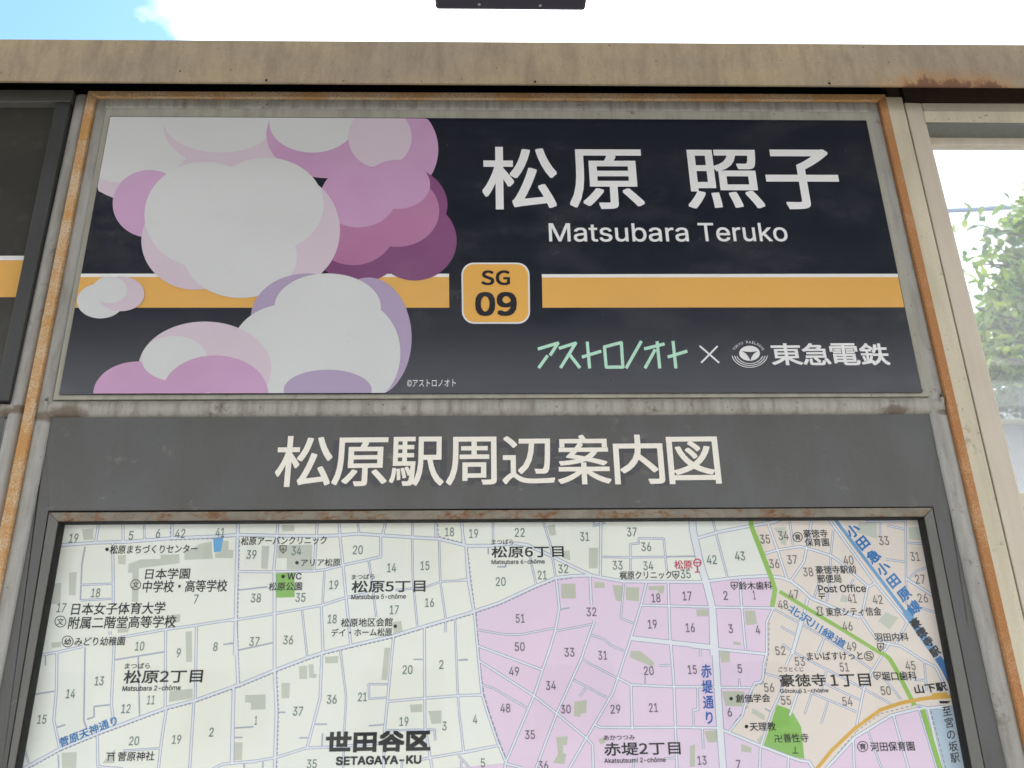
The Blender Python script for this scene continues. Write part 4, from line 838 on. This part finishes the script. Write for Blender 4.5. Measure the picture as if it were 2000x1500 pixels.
# ================================================================== WINDOW ON THE RIGHT
win = thing('window_frame', at(2000, 1500, .01), 'cream painted steel window frame with one dusty pane, right of the sign', 'window')
C1 = lx((1799, 350), (1974, 1100)); C2a = lx((1802, 350), (1977.5, 1100)); C2b = lx((1837, 350), (2001, 1000))
J = lx((1768, 240), (1799, 350))
slab('post', [(RR1(189)-2, 189), (C1(189), 189.5), (C1(YB), YB), (RR1(YB)-2, YB)], .002, .06, M['cream'], win, .001)
slab('post', [(C2a(200), 200), (C2b(201), 201), (C2b(YB), YB), (C2a(YB), YB)], .003, .05, M['cream2'], win, .0015)
slab('joint', [(C1(168)-2, 168), (C2a(168)+2, 168), (C2a(YB)+2, YB), (C1(YB)-2, YB)], .010, .02, M['seal'], win, 0)
HX = 2420
slab('beam_shade_plate', [(1724, 150), (HX, 156), (HX, 214), (1738, 196)], .012, .05, M['shade_brown'], win, .001)  # dark plate painting in beam shade over post tops and header
slab('header', [(C2b(201)+1, 201), (HX, 204), (HX, 219.5), (C2b(216)+1, 216)], .006, .005, M['cream2'], win, .001)
slab('soffit_shade', [(C2b(238)+1, 238.6), (HX, 242.4), (HX, 244.4), (C2b(238)+1, 240.6)], .0, .046, M['soffit_shade'], win, 0)  # thin slab whose darker colour paints the rail's underside shade
slab('header_rail', [(C2b(216)+1, 216.5), (HX, 219), (HX, 241.5), (C2b(238)+1, 237.5)], -.002, .050, M['cream'], win, .001)
slab('bead', [(C2b(268)-2, 262), (HX, 264), (HX, 285), (C2b(282)-2, 282)], .045, .02, M['cream2'], win, .001)
slab('sash_rail', [(1975, 962), (HX, 964), (HX, 992), (1975, 990)], .045, .02, M['cream2'], win, .001)
slab('glass_pane', [(C2b(262)-4, 258), (HX, 260), (HX, 1400), (C2b(1400)-4, 1400)], .056, .004, M['glass'], win, 0)

# ================================================================== UNDER THE ADDED CANOPY: DARK LAMP HOUSING
lamp = thing('lamp_housing', Vector((0.0, .3, 3.36)), 'dark rectangular lamp housing hanging above the beam, only its underside in view', 'lamp')
zl = 3.36
def at_z(x, y, z):
    d = FWD*FOC + RGT*(x-1000) + UP*(750-y); return CAM + d*((z-CAM.z)/d.z)
a, b = at_z(850.5, 18.5, zl), at_z(1143, 24, zl)
M['lamp'] = flat('dark grey housing', srgb(46, 42, 58), .5)
bm = bmesh.new(); cxx = (a.x+b.x)/2; cyy = (a.y+b.y)/2
add_box(bm, (cxx, cyy-.16, zl+.05), (b.x-a.x, .32, .10)); bmo('housing', bm, M['lamp'], lamp, .008, 2)
for x_, y_ in ((936, 8), (1055, 10)):
    bm = bmesh.new(); p = at_z(x_, y_, zl); bmesh.ops.create_cone(bm, segments=10, radius1=.004, radius2=.004, depth=.004, cap_ends=True, matrix=Matrix.Translation(p)); bmo('screw', bm, M['tube'], lamp)
for sx in (-.15, .15):
    bm = bmesh.new(); add_box(bm, (cxx+sx, -.22, zl+.13), (.03, 1.1, .05)); add_box(bm, (cxx+sx, -.72, zl+.2), (.03, .05, .2)); bmo('bracket', bm, M['lamp'], lamp)

# ================================================================== BEYOND THE WINDOW
M['roof_tile'] = conc_mat('blue grey roof', (.13, .14, .19, 1), (.10, .11, .15, 1)); M['stucco'] = conc_mat('beige stucco', (.45, .38, .31, 1), (.40, .34, .28, 1)); M['conc'] = conc_mat('pale concrete', (.46, .46, .48, 1), (.38, .38, .41, 1)); M['cable'] = flat('blue grey cable sheath', srgb(140, 156, 196), .5)
M['wire'] = flat('fence wire', srgb(70, 78, 84), .5)
def leaf_mat(name, c1, c2):
    m = bpy.data.materials.new(name); m.use_nodes = True; t = m.node_tree; p = t.nodes['Principled BSDF']
    oi = t.nodes.new('ShaderNodeNewGeometry'); r = t.nodes.new('ShaderNodeValToRGB'); r.color_ramp.elements[0].color = c1; r.color_ramp.elements[1].color = c2
    t.links.new(oi.outputs['Random Per Island'], r.inputs['Fac']); t.links.new(r.outputs[0], p.inputs['Base Color']); p.inputs['Roughness'].default_value = .45
    tr = t.nodes.new('ShaderNodeBsdfTranslucent'); t.links.new(r.outputs[0], tr.inputs[0]); mx2 = t.nodes.new('ShaderNodeMixShader'); mx2.inputs[0].default_value = .45
    t.links.new(p.outputs[0], mx2.inputs[1]); t.links.new(tr.outputs[0], mx2.inputs[2]); t.links.new(mx2.outputs[0], t.nodes['Material Output'].inputs[0]); return m
M['leaf'] = leaf_mat('fresh green leaves', (.03, .11, .05, 1), (.30, .40, .06, 1)); M['leaf_dark'] = leaf_mat('hedge leaves', (.025, .07, .03, 1), (.07, .15, .04, 1)); M['bark'] = conc_mat('bark', (.12, .09, .07, 1), (.07, .055, .045, 1))
def add_leaf(vs, fs, p, d, n, l, w):
    s = d.cross(n).normalized(); k = len(vs)
    for t_, ww, sag in ((0, .08, 0), (.3, .8, .03), (.55, 1, .02), (.8, .62, -.05), (1, .04, -.14)):
        c = p+d*l*t_+n*l*sag; vs += [c-s*w*ww/2+n*w*.1*ww, c+s*w*ww/2+n*w*.1*ww]
    for i in range(4): a_ = k+2*i; fs.append((a_, a_+1, a_+3, a_+2))
def rnd_dir(): 
    v = Vector((random.gauss(0, 1), random.gauss(0, 1), random.gauss(0, 1))); return v.normalized()
TY = 2.3
tree = thing('fruit_tree', Vector((3.35, TY, -.5)), 'leafy green tree seen through the dusty window pane', 'tree')
bm = bmesh.new(); base = Vector((3.35, TY, -.5)); top = at(2090, 420, TY); trunk = [base, base.lerp(top, .35)+Vector((.05, .03, 0)), base.lerp(top, .7)+Vector((-.04, 0, 0)), top]
add_tube(bm, trunk, [.09, .07, .045, .012], 10); bmo('trunk', bm, M['bark'], tree, smooth=True)
ends = [(1915, 440), (1985, 395), (1935, 475), (1890, 515), (1960, 500), (1925, 560), (1975, 560), (1905, 600), (1950, 640), (1990, 620), (1935, 690), (1975, 690), (2040, 430), (2060, 520), (2050, 600), (2045, 680), (2120, 450), (2130, 560), (2110, 650), (2000, 460), (1990, 520), (2150, 700), (1965, 445), (2020, 560), (1955, 600), (1990, 660)]
bm = bmesh.new(); vs, fs = [], []
for ex_, ey_ in ends:
    e = at(ex_, ey_, TY+random.uniform(-.35, .35)); t0 = min(max((e.z-.25-base.z)/(top.z-base.z), .45), .98); s = base.lerp(top, t0)
    mid = s.lerp(e, .5)+Vector((0, random.uniform(-.05, .05), .05)); pts = [s, mid, e]; add_tube(bm, pts, [.014, .008, .003], 6)
    for k in range(random.randint(64, 84)):
        t_ = random.uniform(.3, 1.05); p = (mid.lerp(e, (t_-.5)*2) if t_ > .5 else s.lerp(mid, t_*2)) + rnd_dir()*random.uniform(.0, .15)
        d = (rnd_dir()+Vector((-.5, 0, .1))).normalized(); n = (Vector((0, -.4, 1))+rnd_dir()*.6).normalized(); n = (n-d*n.dot(d)).normalized()
        add_leaf(vs, fs, p, d, n, random.uniform(.055, .095), random.uniform(.028, .042))
# deeper, shaded inner foliage behind the front twigs
for k in range(5200):
    px_, py_ = random.uniform(1900, 2230), random.uniform(500, 735)
    if (px_-1900)/110 < max(0, (640-py_)/150)+random.uniform(-.25, .15): continue
    d = (rnd_dir()+Vector((0, 0, -.3))).normalized(); n = rnd_dir(); n = (n-d*n.dot(d)).normalized()
    add_leaf(vs, fs, at(px_, py_, TY+random.uniform(.15, .75)), d, n, random.uniform(.055, .095), random.uniform(.028, .042))
bmo('branches', bm, M['bark'], tree, smooth=True); mesh('crown', vs, fs, M['leaf'], tree)
# neighbour's house: wall and blue grey roof
HYs = 9.0
house = thing('house', at(1990, 900, HYs), 'house with blue grey roof and beige wall behind the tree', 'house')
bm = bmesh.new(); P = [at(x, y, HYs) for x, y in [(1830, 612), (2200, 630), (2200, 1100), (1830, 1100)]]; add_prism(bm, P, 4); bmo('wall', bm, M['stucco'], house)
bm = bmesh.new(); P1 = [at(x, y, HYs-.4) for x, y in [(1800, 608), (2230, 628)]]; P2 = [at(x, y, HYs+2) for x, y in [(1800, 566), (2230, 580)]]
vv = [bm.verts.new(p) for p in (P1[0], P1[1], P2[1], P2[0])]; v2 = [bm.verts.new(p-Vector((0, 0, .12))) for p in (P1[0], P1[1], P2[1], P2[0])]
bm.faces.new(vv); bm.faces.new(v2[::-1])
for i in range(4): bm.faces.new((vv[i], v2[i], v2[(i+1) % 4], vv[(i+1) % 4]))
bmo('roof', bm, M['roof_tile'], house)
# low shed with grey roof slope and concrete coping in front of it
shed = thing('shed', at(1990, 900, 5.0), 'pale concrete shed with grey sloping roof below the tree', 'shed')
slab('wall', [(1830, 735), (2250, 740), (2250, 1250), (1830, 1250)], 5.0, 1.2, M['conc'], shed, .02)
slab('coping', [(1820, 719), (2260, 724), (2260, 737), (1820, 733)], 4.9, .6, M['conc'], shed, .01)
slab('roof', [(1895, 650), (1925, 652), (2000, 722), (1895, 719)], 5.1, .5, M['roof_tile'], shed, .02)
hedge_o = None
vs, fs = [], []
for k in range(2600):
    px_, py_ = random.uniform(1890, 2200), random.gauss(775, 22)
    if py_ > 818 or py_ < 735: continue
    p = at(px_, py_, random.uniform(3.4, 3.9)); d = rnd_dir(); n = rnd_dir(); n = (n-d*n.dot(d)).normalized(); add_leaf(vs, fs, p, d, n, random.uniform(.03, .055), random.uniform(.018, .03))
hd = thing('hedge', at(2000, 820, 3.6), 'clipped green hedge behind the wire fence, low in the window', 'hedge'); mesh('foliage', vs, fs, M['leaf_dark'], hd)
fence = thing('wire_fence', at(2000, 900, 3.2), 'fence of horizontal wires above a pale concrete rail, low in the window', 'fence')
for y_ in (757, 788):
    bm = bmesh.new(); add_tube(bm, [at(1850, y_, 3.2), at(2050, y_+1.5, 3.2), at(2300, y_+3, 3.2)], .0035, 6); bmo('wire', bm, M['wire'], fence)
bm = bmesh.new(); add_tube(bm, [at(1992, 735, 3.22), at(2004, 900, 3.22)], .012, 8); bmo('post', bm, M['wire'], fence)
slab('rail', [(1840, 816), (2300, 821), (2300, 828), (1840, 824)], 3.15, .12, M['cream2'], fence, .004)
slab('wall', [(1840, 824.5), (2300, 828.5), (2300, 1500), (1840, 1500)], 3.19, .1, M['conc'], fence, .004)
# overhead cables
for nm, pts, r, m, lb in (('overhead_cable', [(1800, 414), (1860, 411), (1930, 408), (2010, 402), (2300, 380)], .021, 'cable', 'thick blue grey overhead cable crossing the top of the window'), ('overhead_wire', [(1800, 404), (1870, 400), (1930, 396), (2010, 388), (2300, 366)], .0022, 'wire', 'thin overhead wire just above the thick cable'), ('overhead_wire', [(1800, 424), (1860, 421), (1930, 418.5), (2010, 410), (2300, 392)], .003, 'wire', 'thin overhead wire just below the thick cable')):
    bm = bmesh.new(); add_tube(bm, [at(x, y, 4.2) for x, y in pts], r, 8); tag(bmo(nm, bm, M[m], smooth=True), lb, 'cable')

flush()
